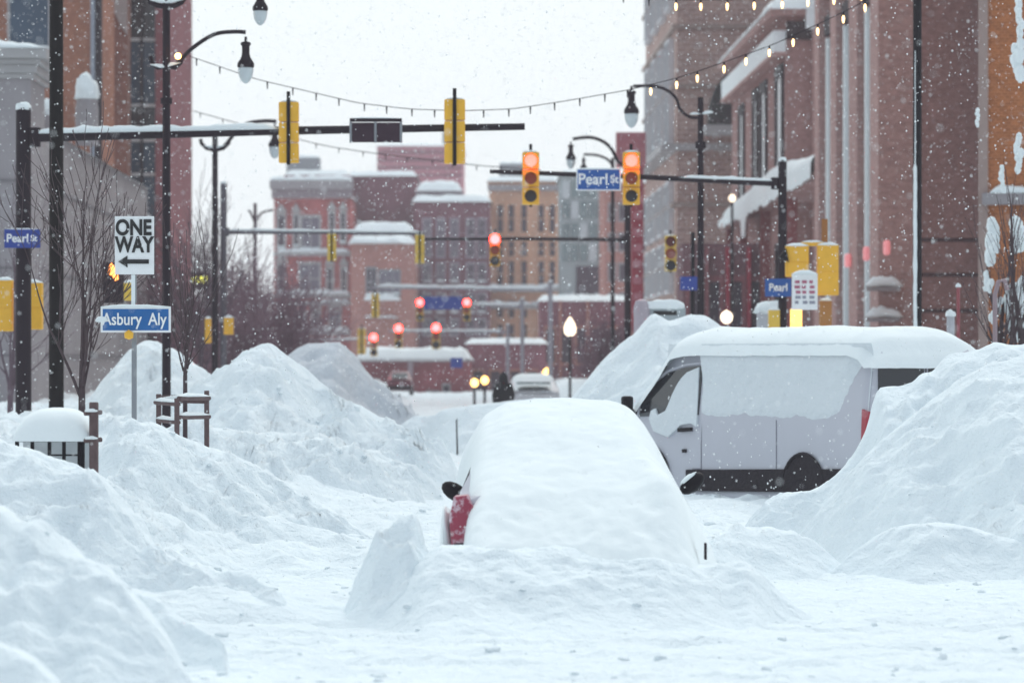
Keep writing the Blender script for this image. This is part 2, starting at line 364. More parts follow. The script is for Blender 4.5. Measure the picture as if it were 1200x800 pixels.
pile('snow_bank', 'lumpy snow mound in the left foreground with a small peak', [(-160, 575, 22.5), (-60, 580, 22.5), (0, 590, 22.5), (18, 600, 22.5), (27, 622, 22.5), (36, 612, 22.5), (52, 612, 22.5), (64, 628, 22.5), (85, 645, 22.5), (108, 660, 22.3), (128, 668, 22.1), (143, 690, 22), (165, 716, 21.8), (190, 745, 21.6), (212, 778, 21.4), (232, 812, 21.2), (250, 850, 21)], 1.5, seed=25, res=.03, amp=.10, mat=SNOW, smooth=.06)
pile('snow_bank', 'low snow heap with a notch beside the foreground tracks', [(120, 660, 24.5), (150, 690, 24.3), (185, 706, 24), (215, 728, 24), (245, 742, 23.8), (262, 750, 23.6), (267, 790, 23.4), (275, 830, 23.2)], 1.1, seed=28, res=.03, amp=.09, mat=SNOW, smooth=.05)
pile('snow_bank', 'smooth snow corner at the bottom left edge of the picture', [(-120, 720, 19.5), (-30, 740, 19.5), (0, 752, 19.5), (25, 765, 19.4), (50, 778, 19.3), (72, 800, 19.2), (100, 850, 19)], 1.5, seed=31, res=.03, amp=.06, mat=SNOW)
pile('snow_bank', 'tall ploughed snow bank at right hiding the rear of the van', [(868, 628, 38.5), (880, 604, 38.5), (900, 592, 38.5), (920, 583, 38.5), (948, 578, 38.5), (972, 564, 38.5), (992, 542, 38.5), (1009, 516, 38.6), (1020, 486, 38.6), (1023, 464, 38.6), (1030, 454, 38.6), (1042, 453, 38.6), (1058, 452, 38.6), (1072, 446, 38.6), (1078, 437, 38.6), (1094, 441, 38.6), (1106, 424, 38.6), (1118, 416, 38.6), (1136, 412, 38.6), (1152, 406, 38.6), (1168, 401, 38.6), (1182, 406, 38.6), (1205, 406, 38.6), (1260, 404, 38.6), (1330, 430, 38.6)], 1.4, seed=35, res=.04, amp=.13, smooth=.06, mat=SNOW)
pile('snow_bank', 'smooth front lobe of the right-hand snow bank', [(900, 665, 36.6), (940, 625, 36.6), (985, 570, 36.6), (1020, 528, 36.6), (1050, 500, 36.6), (1085, 475, 36.6), (1110, 456, 36.6), (1130, 442, 36.6), (1155, 430, 36.6), (1200, 418, 36.6), (1270, 410, 36.6), (1330, 430, 36.6)], 1.75, seed=38, res=.04, amp=.12, smooth=.15, mat=SNOW)
pile('snow_bank', 'low bulging snow heap at the foot of the right snow bank', [(920, 700, 33.5), (970, 672, 33.5), (1005, 640, 33.5), (1035, 622, 33.5), (1070, 612, 33.5), (1105, 612, 33.5), (1140, 620, 33.4), (1180, 632, 33.2), (1215, 640, 33), (1280, 640, 33), (1330, 690, 33)], 1.5, seed=41, res=.035, amp=.08, mat=SNOW)
pile('snow_bank', 'long snow shoulder joining the left banks behind the tree guard', [(40, 560, 44), (110, 525, 45), (180, 510, 46), (240, 503, 47), (300, 505, 48), (360, 512, 49), (420, 525, 50), (470, 542, 50.5), (520, 572, 51)], 2.6, seed=59, res=.06, amp=.20, fr=1.1, smooth=.25)
pile('snow_bank', 'low rubbly snow heap at the foot of the tall peaked bank', [(225, 600, 47), (265, 560, 47), (300, 540, 47), (335, 522, 47.5), (365, 520, 48), (400, 530, 48), (440, 536, 48.5), (475, 550, 49), (500, 580, 49)], 1.8, seed=53, res=.05, amp=.20, fr=1.3, smooth=.1)
pile('snow_bank', 'low rolling snow hump beside the lane below the tree guard', [(170, 665, 37), (215, 640, 36.5), (255, 612, 36), (300, 606, 36), (340, 615, 36), (390, 622, 36), (440, 640, 36), (480, 655, 36)], 2.6, seed=57, res=.05, amp=.12, fr=1.1, smooth=.2)
pile('snow_drift', 'snow drift thrown up against the rear of the buried car', [(385, 745, 28), (405, 720, 28), (432, 700, 28), (455, 690, 28), (480, 668, 28.0), (498, 650, 28.0), (515, 642, 28.0), (545, 641, 28.0), (580, 645, 28.0), (620, 643, 28.0), (650, 640, 28.0), (690, 645, 28.0), (725, 655, 28.0), (775, 660, 28.0), (820, 668, 28.0), (850, 664, 28.3), (872, 658, 28.3), (888, 672, 28.3), (905, 690, 28.3), (935, 712, 28.2), (975, 738, 28.1)], 2.5, seed=44, res=.03, amp=.075, cat='snow drift', smooth=.06, mat=SNOW)
pile('snow_drift', 'rounded snow lump between the buried car and the open lane', [(380, 745, 28.3), (400, 722, 28.3), (414, 692, 28.3), (424, 668, 28.3), (432, 650, 28.3), (440, 634, 28.3), (450, 627, 28.3), (458, 624, 28.3), (466, 616, 28.3), (477, 610, 28.3), (487, 612, 28.3), (491, 632, 28.3), (500, 655, 28.3), (520, 690, 28.3)], 1.3, seed=47, res=.022, amp=.14, cat='snow drift', fr=1.9, smooth=.055, sharp=1.4, mat=SNOW)
pile('snow_drift', 'low snow heap between the buried car and the right bank', [(780, 690, 33), (815, 650, 33), (845, 628, 33.5), (880, 618, 34), (915, 622, 34), (955, 640, 34), (1000, 675, 34)], 2.2, seed=50, res=.04, amp=.10, cat='snow drift', mat=SNOW)

# ------------------------------------------------------------------ buried car
def loft(name, rings, mat, parent, smooth=True):
    n = len(rings[0]); V = [v for r in rings for v in r]; Fc = []
    for i in range(len(rings)-1):
        for k in range(n): a = i*n+k; b = i*n+(k+1) % n; Fc.append((a, b, b+n, a+n))
    mb = MB(); mb.v = V; mb.f = Fc+[tuple(range(n))[::-1], tuple(range((len(rings)-1)*n, len(rings)*n))]
    return mb.build(name, mat, parent, smooth)
def car(name, label, loc, rz, paint, cover=None, group=None, wf=1.0):
    """car pointing +y locally, rear at y=0, centre x=0; 4.6 m long"""
    t = thing(name, label, 'car', loc, rz, group)
    prof = [(0, .45, .95, .78), (.08, .35, 1.0, .90), (.5, .3, 1.02, .94), (.9, .28, 1.05, .95), (1.6, .28, 1.42, .96), (2.1, .28, 1.5, .96), (2.7, .28, 1.48, .96), (3.2, .28, 1.2, .96), (3.5, .28, 1.02, .95), (4.2, .3, .9, .92), (4.55, .38, .72, .82)]
    rings = []
    for y, z0, z1, w in prof:
        w *= wf; belt = min(z1-.03, .95); tw = w if z1 < 1.1 else w*.76
        rings.append([(-w*.9, y, z0), (-w, y, z0+.12), (-w, y, belt-.12), (-w*.97, y, belt), (-tw, y, z1-.06), (-tw*.8, y, z1), (tw*.8, y, z1), (tw, y, z1-.06), (w*.97, y, belt), (w, y, belt-.12), (w, y, z0+.12), (w*.9, y, z0)])
    loft('body', rings, paint, t)
    MB().prism([(-.62, 1.06), (.62, 1.06), (.56, 1.38), (-.56, 1.38)], lambda a, z: (a, .93+(z-1.05)*1.8, z+.02), lambda a, z: (a, .99+(z-1.05)*1.8, z+.02)).build('rear_window', GLASSD, t)
    for s in (-1, 1):
        MB().prism([(1.3, .99), (3.2, .99), (2.7, 1.36), (1.75, 1.38)], lambda a, z, s=s: (s*wf*(.945-(z-.95)*.44), a, z), lambda a, z, s=s: (s*wf*(.962-(z-.95)*.44), a, z)).build('side_window', GLASSD, t)
        w = MB().lathe([(.14, -.11), (.31, -.11), (.33, -.06), (.33, .06), (.31, .11), (.14, .11)], n=24)
        for yy in (.85, 3.6):
            o = w.build('wheel', RUB, t, True); o.rotation_euler = (0, math.pi/2, 0); o.location = (s*.85, yy, .33)
    MB().box(-.93, .93, -.06, .12, .38, .60).build('bumper', VANT, t, bevel=.03)
    return t
CX, CY = .43, 28.75
bc = car('buried_car', 'car buried under a thick smooth dome of snow in the foreground', (CX, CY, 0), 0, CARP, wf=.93)
for s in (-1, 1):
    MB().prism([(0, .57), (.17, .60), (.20, .88), (.13, 1.0), (.02, .99), (-.02, .8)], lambda a, z, s=s: (s*(.94-a), -.03, z), lambda a, z, s=s: (s*(.93-a), .30, z)).build('tail_light', REDF, bc, bevel=.012)
    m = MB()
    # mirror housing: rounded shell on a short arm
    mo = bpy.data.objects.new('mirror', None)
    V = []; Fc = []
    for j in range(9):
        th = math.pi*j/8
        for i in range(14):
            ph = 2*math.pi*i/14; V.append((.115*math.sin(th)*math.cos(ph)*(1.15), .07*math.cos(th), .078*math.sin(th)*math.sin(ph)))
    for j in range(8):
        for i in range(14): a = j*14+i; b = j*14+(i+1) % 14; Fc.append((a, b, b+14, a+14))
    o = link('mirror', V, Fc, BLACK, bc, True)
    if s < 0: o.location = (X(533, 30.5)-CX, 30.5-CY, Z(576, 30.5)); o.rotation_euler = (0, .55, 0)
    else: o.location = (X(811, 31.2)-CX, 31.2-CY, Z(566, 31.2)); o.rotation_euler = (0, -.7, 0)
    inner = (X(549, 30.5)-CX, 30.5-CY, Z(588, 30.5)) if s < 0 else (X(800, 31.2)-CX, 31.2-CY, Z(558, 31.2))
    lx, ly, lz = inner[0]-o.location[0], 0, inner[2]-o.location[2]
    arm = MB().tube([(0, 0, 0), (lx*.8, 0, -abs(lz)*.3)], .035, 8).build('mirror_arm', BLACK, o, True)
    if s > 0: snow_blob(o, (.0, 0, .05), .09, .06, .035, 'snow', 77)
MB().tube([P(549, 584, 31.0)-Vector((CX, CY, 0)), P(548, 600, 30.2)-Vector((CX, CY, 0)), P(546, 612, 29.4)-Vector((CX, CY, 0))], .022, 8).build('window_trim', BLACK, bc, True)
t = thing('marker_stake', 'thin dark stake standing in the snow left of the buried car', 'stake', (X(535, 73.3), 73.3, 0)); MB().tube([(.02, 0, 0), (0, 0, Z(490, 73.3))], [.02, .016], 6).build('stake', BLACK, t)
MB().box(X(825.5, 28.5)-CX, X(828, 28.5)-CX, -.30, -.18, Z(655, 28.5), Z(636, 28.5)).build('reflector', DARK, bc)
# snow cover as a height field over the whole car
xs = np.arange(-.75, 1.95, .025); ys = np.arange(27.3, 34.1, .03)
XX, YY = np.meshgrid(xs, ys)
def zlong(y): return np.interp(y, [27.3, 27.6, 28.0, 28.4, 28.75, 29.1, 29.6, 30.1, 30.6, 31.1, 31.6, 32.2, 32.8, 33.4, 34.1], [-.12, .30, .62, .84, 1.02, 1.16, 1.35, 1.54, 1.69, 1.775, 1.765, 1.66, 1.48, 1.25, .7])
cp = [(542, 720), (544.5, 640), (546.5, 560), (550, 522), (556, 502), (565, 487), (590, 475), (620, 470), (650, 468), (700, 470), (725, 473), (742, 480), (755, 492), (770, 512), (791, 545), (808, 568), (825, 592), (836, 620), (850, 700)]
cxp = np.array([X(a, 31.1) for a, b in cp]); czp = np.array([Z(b, 31.1) for a, b in cp])
cn = np.clip((np.interp(xs, cxp, czp)-.2)/(1.765-.2), 0, 1); ker = np.hanning(7); ker /= ker.sum(); cn = np.convolve(np.pad(cn, 3, mode='edge'), ker, 'valid')
cp2 = [(512, 700), (524, 610), (529, 570), (535, 540), (545, 515), (560, 495)]+cp[5:]
cn2 = np.clip((np.interp(xs, np.array([X(a, 31.1) for a, b in cp2]), np.array([Z(b, 31.1) for a, b in cp2]))-.2)/(1.765-.2), 0, 1); cn2 = np.convolve(np.pad(cn2, 3, mode='edge'), ker, 'valid')
bl = sstep(30.55, 31.1, YY); cn = cn[None, :]*(1-bl)+cn2[None, :]*bl
ZZ = -.18+(zlong(YY)+.18)*np.maximum(cn, 1e-4)**np.interp(YY, [28.2, 30.6], [.5, 1.0])*(1-(1-sstep(1.86, 1.42, XX))*sstep(30.4, 28.8, YY))
ZZ += (.034*fbm(XX*1.6, YY*1.3, 4, 61)+.008*fbm(XX*7, YY*7, 3, 62)+(.03*(billow(XX*2.2, YY*2.2, 3, 63)-.6))*sstep(29.0, 28.0, YY))*np.clip(cn*3, 0, 1)
ZZ += .05*np.exp(-((XX-1.25)/.22)**2-((YY-29.6)/.8)**2)+.22*np.exp(-((XX-1.34)/.20)**2-((YY-28.85)/.55)**2)
cov = grid('snow_cover', XX-CX, YY-CY, ZZ, SNOWS, bc)
snow_blob(bc, (-.985, .30, .46), .065, .3, .44, 'snow_clump', 5, SNOWS)

# ------------------------------------------------------------------ van
VO = Vector((4.77, 46, -.08)); VA = math.atan2(.861, -.508)
van = thing('delivery_van', 'snow-plastered white van stuck beside the tall right snow bank', 'van', VO, VA)
vz = VO.z
def ts(px): r = (px-600)/F; return (4.77-46*r)/(.508+.861*r)
def sz(px, py): t = ts(px); return Z(py, 46+.861*t)-vz
def inset(z): return max(0, z-1.4)*.11
def zroof(x): return float(np.interp(x, [-.01, .12, .4, 4.3, 4.75, 5.75, 6.0, 6.5, 6.6], [2.30, 2.42, 2.47, 2.47, 2.42, 1.62, 1.45, 1.22, .9]))
rings = []
for x in [0, .06, .15, .4, 1, 2, 3, 4, 4.4, 4.75, 5.0, 5.3, 5.6, 5.8, 6.0, 6.3, 6.5, 6.6]:
    zr = zroof(x); ins = inset(zr); e = .05 if x in (0, 6.6) else 0; r_ = .12
    L_ = [(-e, .28), (-e, .6), (-e, min(1.4, zr-.15)), (-e-inset(zr-r_), zr-r_), (-e-ins-.045, zr-.035), (-e-ins-r_, zr)]
    ring = [(x, y, z) for y, z in L_]+[(x, -2.0-y, z) for y, z in L_[::-1]]
    rings.append(ring)
loft('body', rings, VANP, van)
def splate(name, poly, off, mat, th=.02, conv=True, parent=None, bev=0):
    q = [(ts(a), sz(a, b)) for a, b in poly] if conv else poly
    return MB().prism(q, lambda x, z: (x, off-inset(z)-.03, z), lambda x, z: (x, off+th-inset(z), z)).build(name, mat, parent or van, bevel=bev)
win = splate('side_window', [(750, 488), (752, 470), (765, 450), (780, 437), (800, 430), (819, 428), (819, 486)], .0, GLASSD)
# rubber frame of the door and shut lines
for pts, nm in (([(822, 421), (823, 470), (822, 520), (822, 549)], 'door_seam'), ([(910, 492), (910, 549)], 'door_seam'), ([(822, 549), (812, 549)], 'door_seam')):
    q = [(ts(a), sz(a, b)) for a, b in pts]; MB().tube([(x, -inset(z)+.003, z) for x, z in q], .009, 6).build(nm, pmat('seam_grey', (.26, .26, .30)), van)
dt = MB().tube([(ts(a), -inset(sz(a, b))+.01, sz(a, b)) for a, b in [(748, 490), (750, 470), (764, 447), (780, 434), (800, 427), (820, 425)]], .022, 6).build('window_seal', VANP, van)
splate('door_handle', [(797, 501.5), (812, 500.5), (812, 505), (797, 506)], .02, BLACK, .03, bev=.006)
splate('door_lock', [(801, 526), (805, 526), (805, 530), (801, 530)], .01, BLACK)
splate('side_moulding', [(1008, 549), (806, 550), (806, 575), (1008, 577)], .012, VANT, .025)
splate('sill', [(1000, 578.5), (806, 577), (806, 586), (1000, 588)], -.02, VANP, .03)
# wheels
for tx, nm in ((ts(943), 1), (5.3, 2)):
    for sy in (0, 1):
        y = -.14-sy*1.72
        w = MB().lathe([(.18, -.12), (.33, -.12), (.36, -.07), (.36, .07), (.33, .12), (.18, .12)], n=28).build('wheel', RUB, van, True)
        w.rotation_euler = (math.pi/2, 0, 0); w.location = (tx, y, .42)
        h = MB().lathe([(.05, .10), (.10, .12), (.19, .115), (.20, .10)], n=20).build('rim', GREYM, w, True)
    a = MB(); R_ = .50
    pts = [(tx+R_*math.cos(q), .42+R_*math.sin(q)) for q in np.linspace(0, math.pi, 17)]
    a.prism(pts, lambda x, z: (x, -.02, z), lambda x, z: (x, .016, z)).build('wheel_arch', VANT, van)
    MB().tube([(x, .03, z) for x, z in pts], .02, 6).build('arch_lip', VANT, van, True)
MB().box(ts(895), ts(880), -.3, .02, sz(888, 596), sz(888, 591)).build('mud_flap', BLACK, van)
# rear face (x = 0)
def rw(px): r = (px-600)/F; return (46*r-4.77)/(.861-.508*r)
def rplate(name, w0, w1, z0, z1, off, mat, parent=None, bev=0):
    return MB().box(-off, .02, -w1, -w0, z0, z1).build(name, mat, parent or van, bevel=bev)
for w0, w1 in ((.20, .97), (1.05, 1.80)):
    o = rplate('rear_window', w0, w1, 1.45, Z(431, 46.4)-vz, .012, GLASSD)
    o2 = rplate('window_frame', w0-.03, w1+.02, Z(429.5, 46.4)-vz, Z(425.5, 46.4)-vz, .05, pmat('pale_pink_trim', (.42, .36, .38)), o, .008)
rplate('brake_light', .62, 1.15, 2.10, 2.16, .07, pmat('brake_dark', (.14, .06, .07)), bev=.01)
rplate('rear_door_seam', 1.0, 1.015, .4, 2.25, .008, VANT)
MB().prism([(-.03, 1.50), (.07, 1.55), (.10, 1.05), (.02, .78), (-.03, .8)], lambda x, z: (x, -.10, z), lambda x, z: (x, .02, z)).build('tail_light', RED, van, bevel=.01)
rplate('tail_light', 1.86, 1.99, .9, 1.5, .02, RED)
rplate('rear_bumper', .05, 1.95, .28, .52, .14, VANT, bev=.03)
# mirror
mr = thing('x', None, None); bpy.data.objects.remove(mr)
mx, mz = ts(745), sz(745, 470)
MB().box(mx-.08, mx+.05, .08, .24, mz-.13, mz+.08).build('side_mirror', BLACK, van, bevel=.04)
MB().tube([(mx, .2, mz-.1), (mx-.05, -.03, mz-.18)], .035, 8).build('mirror_arm', BLACK, van)
# roof snow
xs = np.arange(-.12, 6.62, .05); ys_ = np.linspace(-2.05, .05, 56); XX, YY = np.meshgrid(xs, ys_)
zr = np.array([zroof(x) for x in xs]); ex = np.minimum(1, np.minimum((XX+.12)/.75, (6.62-XX)/.3)); ey = 1-np.abs((YY+1)/1.05)
edge = np.sqrt(np.clip(1-(1-np.clip(ex, 0, 1))**2, 0, 1))*np.sqrt(np.clip(1-(1-np.clip(ey/np.where(YY < -1, .85, .62), 0, 1))**2, 0, 1))
ZZ = zr[None, :]-.20+edge*(.40+.04*fbm(XX*.8, YY*.8, 3, 70))+.01*fbm(XX*4, YY*4, 2, 71)
ZZ = np.where(XX > 4.6, ZZ-.05*sstep(4.6, 5.2, XX), ZZ)
grid('roof_snow', XX, YY, ZZ, SNOWS, van)
# wind-packed snow stuck on the flank
tt = np.arange(.0, 5.1, .03); zz_ = np.arange(1.15, 2.46, .03); TT, Z2 = np.meshgrid(tt, zz_)
rb = np.interp(Z2, [1.15, 1.25, 1.35, 1.5, 1.7, 1.95, 2.2, 2.46], [1.4, 1.05, .72, .48, .36, .28, .12, -.1])
lowz = 1.33+.05*fbm(TT*1.2, TT*0, 2, 74)
m = sstep(-.1, .34, TT-rb+.05*fbm(TT*5, Z2*5, 2, 78))*sstep(-.06, .20, Z2-lowz+.03*fbm(TT*6, Z2*6, 2, 79))*sstep(4.06, 3.98, TT)
th = m*(.022+.014*fbm(TT*1.5, Z2*1.5, 3, 75)+.012*fbm(TT*7, Z2*7, 2, 76)+.09*sstep(1.75, 2.28, Z2))-.03*(1-m)
ins = np.maximum(0, Z2-1.4)*.11
SIDESN = snowmat('snow_thin_on_metal', (.72, .76, .79), (.5, .5))
grid('side_snow', TT, th-ins, Z2, SIDESN, van)
# ragged snow over the driver window and door
pts = [(816.5, 430), (803, 436), (797, 443), (793, 450), (788, 462), (785, 472), (782, 481), (773, 486), (770, 478), (765, 481), (763, 490), (768, 505), (785, 512), (800, 498), (812, 496), (819, 500)]
splate('window_snow', pts, .025, SIDESN, .02, bev=.008)
# rear upper door snow
yy = np.linspace(-1.96, -.02, 50); z3 = np.linspace(2.10, 2.42, 16); Y3, Z3 = np.meshgrid(yy, z3)


# ------------------------------------------------------------------ poles, arms, signals, lamps
def signal(label, c, h, lit=None, back=False, group=None, mats=None, w=None, strap=True, n=3):
    """c = centre; h = height of the three-section head; faces -y unless back"""
    t = thing('traffic_signal', label, 'traffic light', c, math.pi if back else 0, group)
    w = w or h*.32; dz = h/n; Y = mats or YEL
    m = MB()
    for i in range(n): m.box(-w/2, w/2, 0, w*.62, h/2-(i+1)*dz+dz*.02, h/2-i*dz-dz*.02)
    m.build('housing', Y, t, bevel=w*.06)
    r = w*(.36 if c[1] < 90 else .46)
    for i in range(n):
        zc = h/2-(i+.5)*dz
        on = lit is not None and i == lit
        mt = {0: LENSR, 1: LENSA, 2: LENSG}[min(i, 2)] if not on else (LITR if h > .9 and c[1] < 90 else LITRF)
        V = [(0, -.012, zc)]+[(r*math.cos(q), -.004, zc+r*math.sin(q)) for q in np.linspace(0, 2*math.pi, 20, endpoint=False)]
        m = MB(); m.v = V; m.f = [(0, k+1, (k+1) % 20+1) for k in range(20)]; m.build('lens', mt, t)
        a = MB(); q0 = np.linspace(-.35, math.pi+.35, 16); rr = r*1.12
        for k, q in enumerate(q0):
            ln = w*.62*(.55+.45*max(0, math.sin(q)))
            for (rad, yy) in ((rr, .0), (rr, -ln), (rr*.93, -ln), (rr*.93, .0)): a.v.append((rad*math.cos(q), yy, zc+rad*math.sin(q)))
        for k in range(15):
            for j in range(4): a.f.append((k*4+j, k*4+(j+1) % 4, (k+1)*4+(j+1) % 4, (k+1)*4+j))
        a.build('visor', Y if not back else BLACK, t)
    if strap: MB().box(-w*.09, w*.09, w*.62+.005, w*.72, -h/2-.03, h/2+h*.16).build('strap', BLACK, t)
    if not back or True: snow_blob(t, (0, w*.3, h/2), w*.42, w*.26, w*.10, 'snow', 9)
    return t
def mast(label, pole, arm0, arm1, r, D, ar, group=None, snow=.08, mat=None, snow_rng=None, cap=True):
    px, y0, y1 = pole; mat = mat or BLACK
    t = thing('signal_mast', label, 'signal pole', (X(px, D), D, 0), 0, group); o = Vector((X(px, D), D, 0))
    MB().tube([(0, 0, -.2), (0, 0, .3), (0, 0, Z(y0, D))], [r*1.15, r, r*.92], 18).build('pole', mat, t, True)
    if cap: snow_blob(t, (0, 0, Z(y0, D)-.02), r*.95, r*.95, r*.9, 'snow_cap', 4)
    a0 = P(*arm0, D)-o; a1 = P(*arm1, D)-o
    MB().tube([a0, a0.lerp(a1, .5)+Vector((0, 0, .02)), a1], [ar*1.15, ar, ar*.8], 12).build('arm', mat, t, True)
    MB().tube([a0-Vector((0, 0, ar*2.2)), a0+Vector((0, 0, ar*2.2))], ar*1.5, 12).build('bracket', mat, t, True)
    if snow:
        s0, s1 = snow_rng or (0.02, .98)
        snow_strip(t, [a0.lerp(a1, s0)+Vector((0, 0, ar*.9)), a0.lerp(a1, s1)+Vector((0, 0, ar*.7))], ar*1.9, snow, 'arm_snow', 3)
    return t
GS = 'overhead traffic signal masts'; GT = 'traffic signals over the street'
mast('dark signal mast with long snow-topped arm at the left corner', (27.5, 127, 500), (40, 161), (615, 148.5), .14, 59, .075, GS, .13, DARK, (.0, .50))
MB_ = None
s = signal('yellow signal head seen from behind, left one on nearest arm', P(339, 156, 59.05), 72/67.8, back=True, group=GT)
s = signal('yellow signal head seen from behind, right one on nearest arm', P(533, 155, 59.05), 76/67.8, back=True, group=GT)
t = thing('overhead_sign', 'dark back of a two-panel sign on the nearest signal arm', 'sign', P(440, 153, 58.9))
q = 58.9/F
MB().box(-29*q, -1.5*q, -.03, .0, -14*q, 9*q).build('panel', pmat('sign_back', (.05, .028, .04), .6, noise=(.4, 3), spec=.15), t)
MB().box(1.5*q, 30*q, -.03, .0, -14*q, 9*q).build('panel', MATS['sign_back'], t)
MB().box(-30*q, 31*q, -.05, .02, 10*q, 14*q).build('top_bar', DARK, t)
for a in (-29, 0, 30): MB().box(a*q-.02, a*q+.02, -.05, .03, -14.5*q, 10*q).build('frame_bar', GREYM, t)
snow_strip(t, [(-30*q, 0, 14*q), (31*q, 0, 14*q)], .07, .03)

mast('dark signal mast at the right corner beyond the van', (917, 188, 420), (908, 215), (574, 201), .095, 70, .055, GS, .07, DARK, (.0, .34))
for px, lb in ((622, 'lit red traffic light left of the overhead street sign'), (740, 'lit red traffic light right of the overhead street sign')):
    signal(lb, P(px, 209, 69.85), 62/57.1, lit=0, group=GT)
def street_sign(name, label, c, w, h, txt, size, mat=BLUE, sx=1, border=True, rz=0, cat='street sign', bold=.004):
    t = thing(name, label, cat, c, rz)
    MB().box(-w/2, w/2, 0, .02, -h/2, h/2).build('plate', WHITE if border else mat, t)
    if border: MB().box(-w/2+.025, w/2-.025, -.004, .0, -h/2+.025, h/2-.025).build('blue_face', mat, t)
    for s_, dx, sz_ in txt: text('lettering', s_, sz_, WHITE, t, (dx, -.010, 0), bold, sx)
    return t
street_sign('street_sign', 'blue overhead street sign reading Pearl St between red lights', P(701.5, 210.5, 69.8), 52/57.1, 26/57.1, [('Pearl', -.115, .31), ('St', .32, .22)], 1, sx=.98, bold=.005)
snow_strip(C.objects[-1].parent, [(-.45, .01, .22), (.45, .01, .22)], .05, .03)
# third and fourth intersections
mast('grey signal arm with snow on the left at the second crossing', (262, 215, 430), (266, 272), (497, 274), .10, 100, .055, GS, .08, pmat('grey_brown_steel', (.13, .12, .14), .6), (0, 1))
mast('thin dark signal arm reaching left from the lamp post at second crossing', (735.5, 205, 430), (732, 281), (497, 280), .09, 101, .05, GS, .0, DARK)
signal('small yellow signal seen from behind over the second crossing, left', P(389, 290, 99.8), 32/40, back=True, group=GT, mats=YEL2)
signal('small yellow signal at the end of the grey arm', P(492, 292, 99.8), 34/40, back=True, group=GT, mats=YEL2)
signal('lit red traffic light over the second crossing', P(580, 293, 100.6), 38/40, lit=0, group=GT)
FM = pmat('far_steel', (.33, .32, .36), .7)
mast('pale snow-covered signal arm at the third crossing, upper', (645, 330, 440), (643, 340), (437, 337), .11, 150, .06, GS, .16, FM)
mast('pale snow-covered signal arm at the third crossing, lower', (612, 350, 440), (610, 359), (552, 357), .09, 155, .05, GS, .14, FM)
mast('faint signal arm far down the street behind red lights', (595, 380, 450), (590, 389), (455, 388), .09, 175, .05, GS, .12, FM)
mast('faint signal arm nearest the low red building', (345, 370, 450), (345, 400), (440, 397), .09, 185, .05, GS, .1, FM)
for px, py, D, h, lb in ((492, 363, 150, 26, 'far red light left of the far blue sign'), (547, 363, 150, 26, 'far red light right of the far blue sign'), (467, 394, 172, 28, 'distant red light low on the left of a pair'), (511, 394, 172, 30, 'distant red light low on the right of a pair'), (438, 404, 183, 26, 'distant red light beside yellow signal heads')):
    signal(lb, P(px, py, D), h*D/F, lit=0, group='far red traffic lights', mats=YEL2)
for px, py, D, h, lb in ((424, 400, 182, 30, 'blurry yellow signal head at far left of distant cluster'), (440, 358, 150, 28, 'blurry yellow signal at the left end of the pale arm'), (786, 297, 90, 42, 'yellow signal head in front of the tan tower')):
    signal(lb, P(px, py, D), h*D/F, back=(px != 786), group='far yellow signal heads', mats=YEL2)
street_sign('street_sign', 'far blue street sign between two distant red lights', P(519, 355, 149.5), 44*150/F, 15*150/F, [], 1, BLUED, border=False, bold=.0)
street_sign('street_sign', 'small far blue sign on pole right of the red cluster', P(535, 425, 190), 14*190/F, 12*190/F, [], 1, BLUED, border=False)
street_sign('street_sign', 'dark blue street sign on pole before tan tower', P(808, 332, 88), 22*88/F, 16*88/F, [], 1, BLUED, border=False)
t = thing('sign_pole', 'thin dark pole carrying the dark blue sign', 'pole', (X(812, 88.1), 88.1, 0))
MB().tube([(0, 0, 0), (0, 0, Z(272, 88))], .05, 10).build('pole', BLACK, t)

# lamp heads and posts
def lamp_head(t, c, h, mat=DARK, glob=GLOBE):
    r = h*.21
    b = MB().lathe([(.02, h*.03), (r*.55, 0), (r*.62, -h*.05), (r*.45, -h*.09), (r*.45, -h*.28), (r*.55, -h*.36), (r*.95, -h*.50), (r, -h*.58), (r*.9, -h*.62)], c, 18).build('lamp_shade', mat, t, True)
    MB().lathe([(r*.86, -h*.60), (r*.9, -h*.68), (r*.78, -h*.82), (r*.5, -h*.94), (r*.16, -h)], c, 18).build('globe', glob, t, True)
    MB().tube([Vector(c), Vector(c)+Vector((0, 0, h*.14))], r*.16, 8).build('hanger', mat, t)
def lamp(label, px, y0, D, r, arms, mat=None, top=None, group='ornate street lamps'):
    mat = mat or DARK
    t = thing('street_lamp', label, 'street lamp', (X(px, D), D, 0), 0, group); o = Vector((X(px, D), D, 0))
    H = Z(y0, D)
    MB().tube([(0, 0, -.2), (0, 0, .9), (0, 0, 1.0), (0, 0, H)], [r*1.6, r*1.5, r*1.05, r*.85], 16).build('pole', mat, t, True)
    for path, hp in arms:
        pts = [P(a, b, D)-o for a, b in path]
        # smooth path
        sm = []
        for i in range(len(pts)-1):
            p0 = pts[max(i-1, 0)]; p1 = pts[i]; p2 = pts[i+1]; p3 = pts[min(i+2, len(pts)-1)]
            for k in range(6):
                u = k/6; sm.append(.5*((2*p1)+(p2-p0)*u+(2*p0-5*p1+4*p2-p3)*u*u+(3*p1-p0-3*p2+p3)*u**3))
        sm.append(pts[-1])
        MB().tube(sm, .035 if D < 90 else .05, 8).build('arm', mat, t, True)
        if hp: c = P(hp[0], hp[1], D)-o; lamp_head(t, c, (hp[2]-hp[1])*D/F, mat)
    return t
l1 = lamp('tall street lamp pole left with a curved arm reaching right', 195, -60, 58, .073, [([(196, 77), (208, 74), (225, 57), (250, 41), (272, 37.5), (288, 38)], (288, 50, 98)), ([(196, -45), (230, -55), (280, -50), (305, -22)], (305, -14, 30))], DARK)
o = l1.location
sc_ = MB()
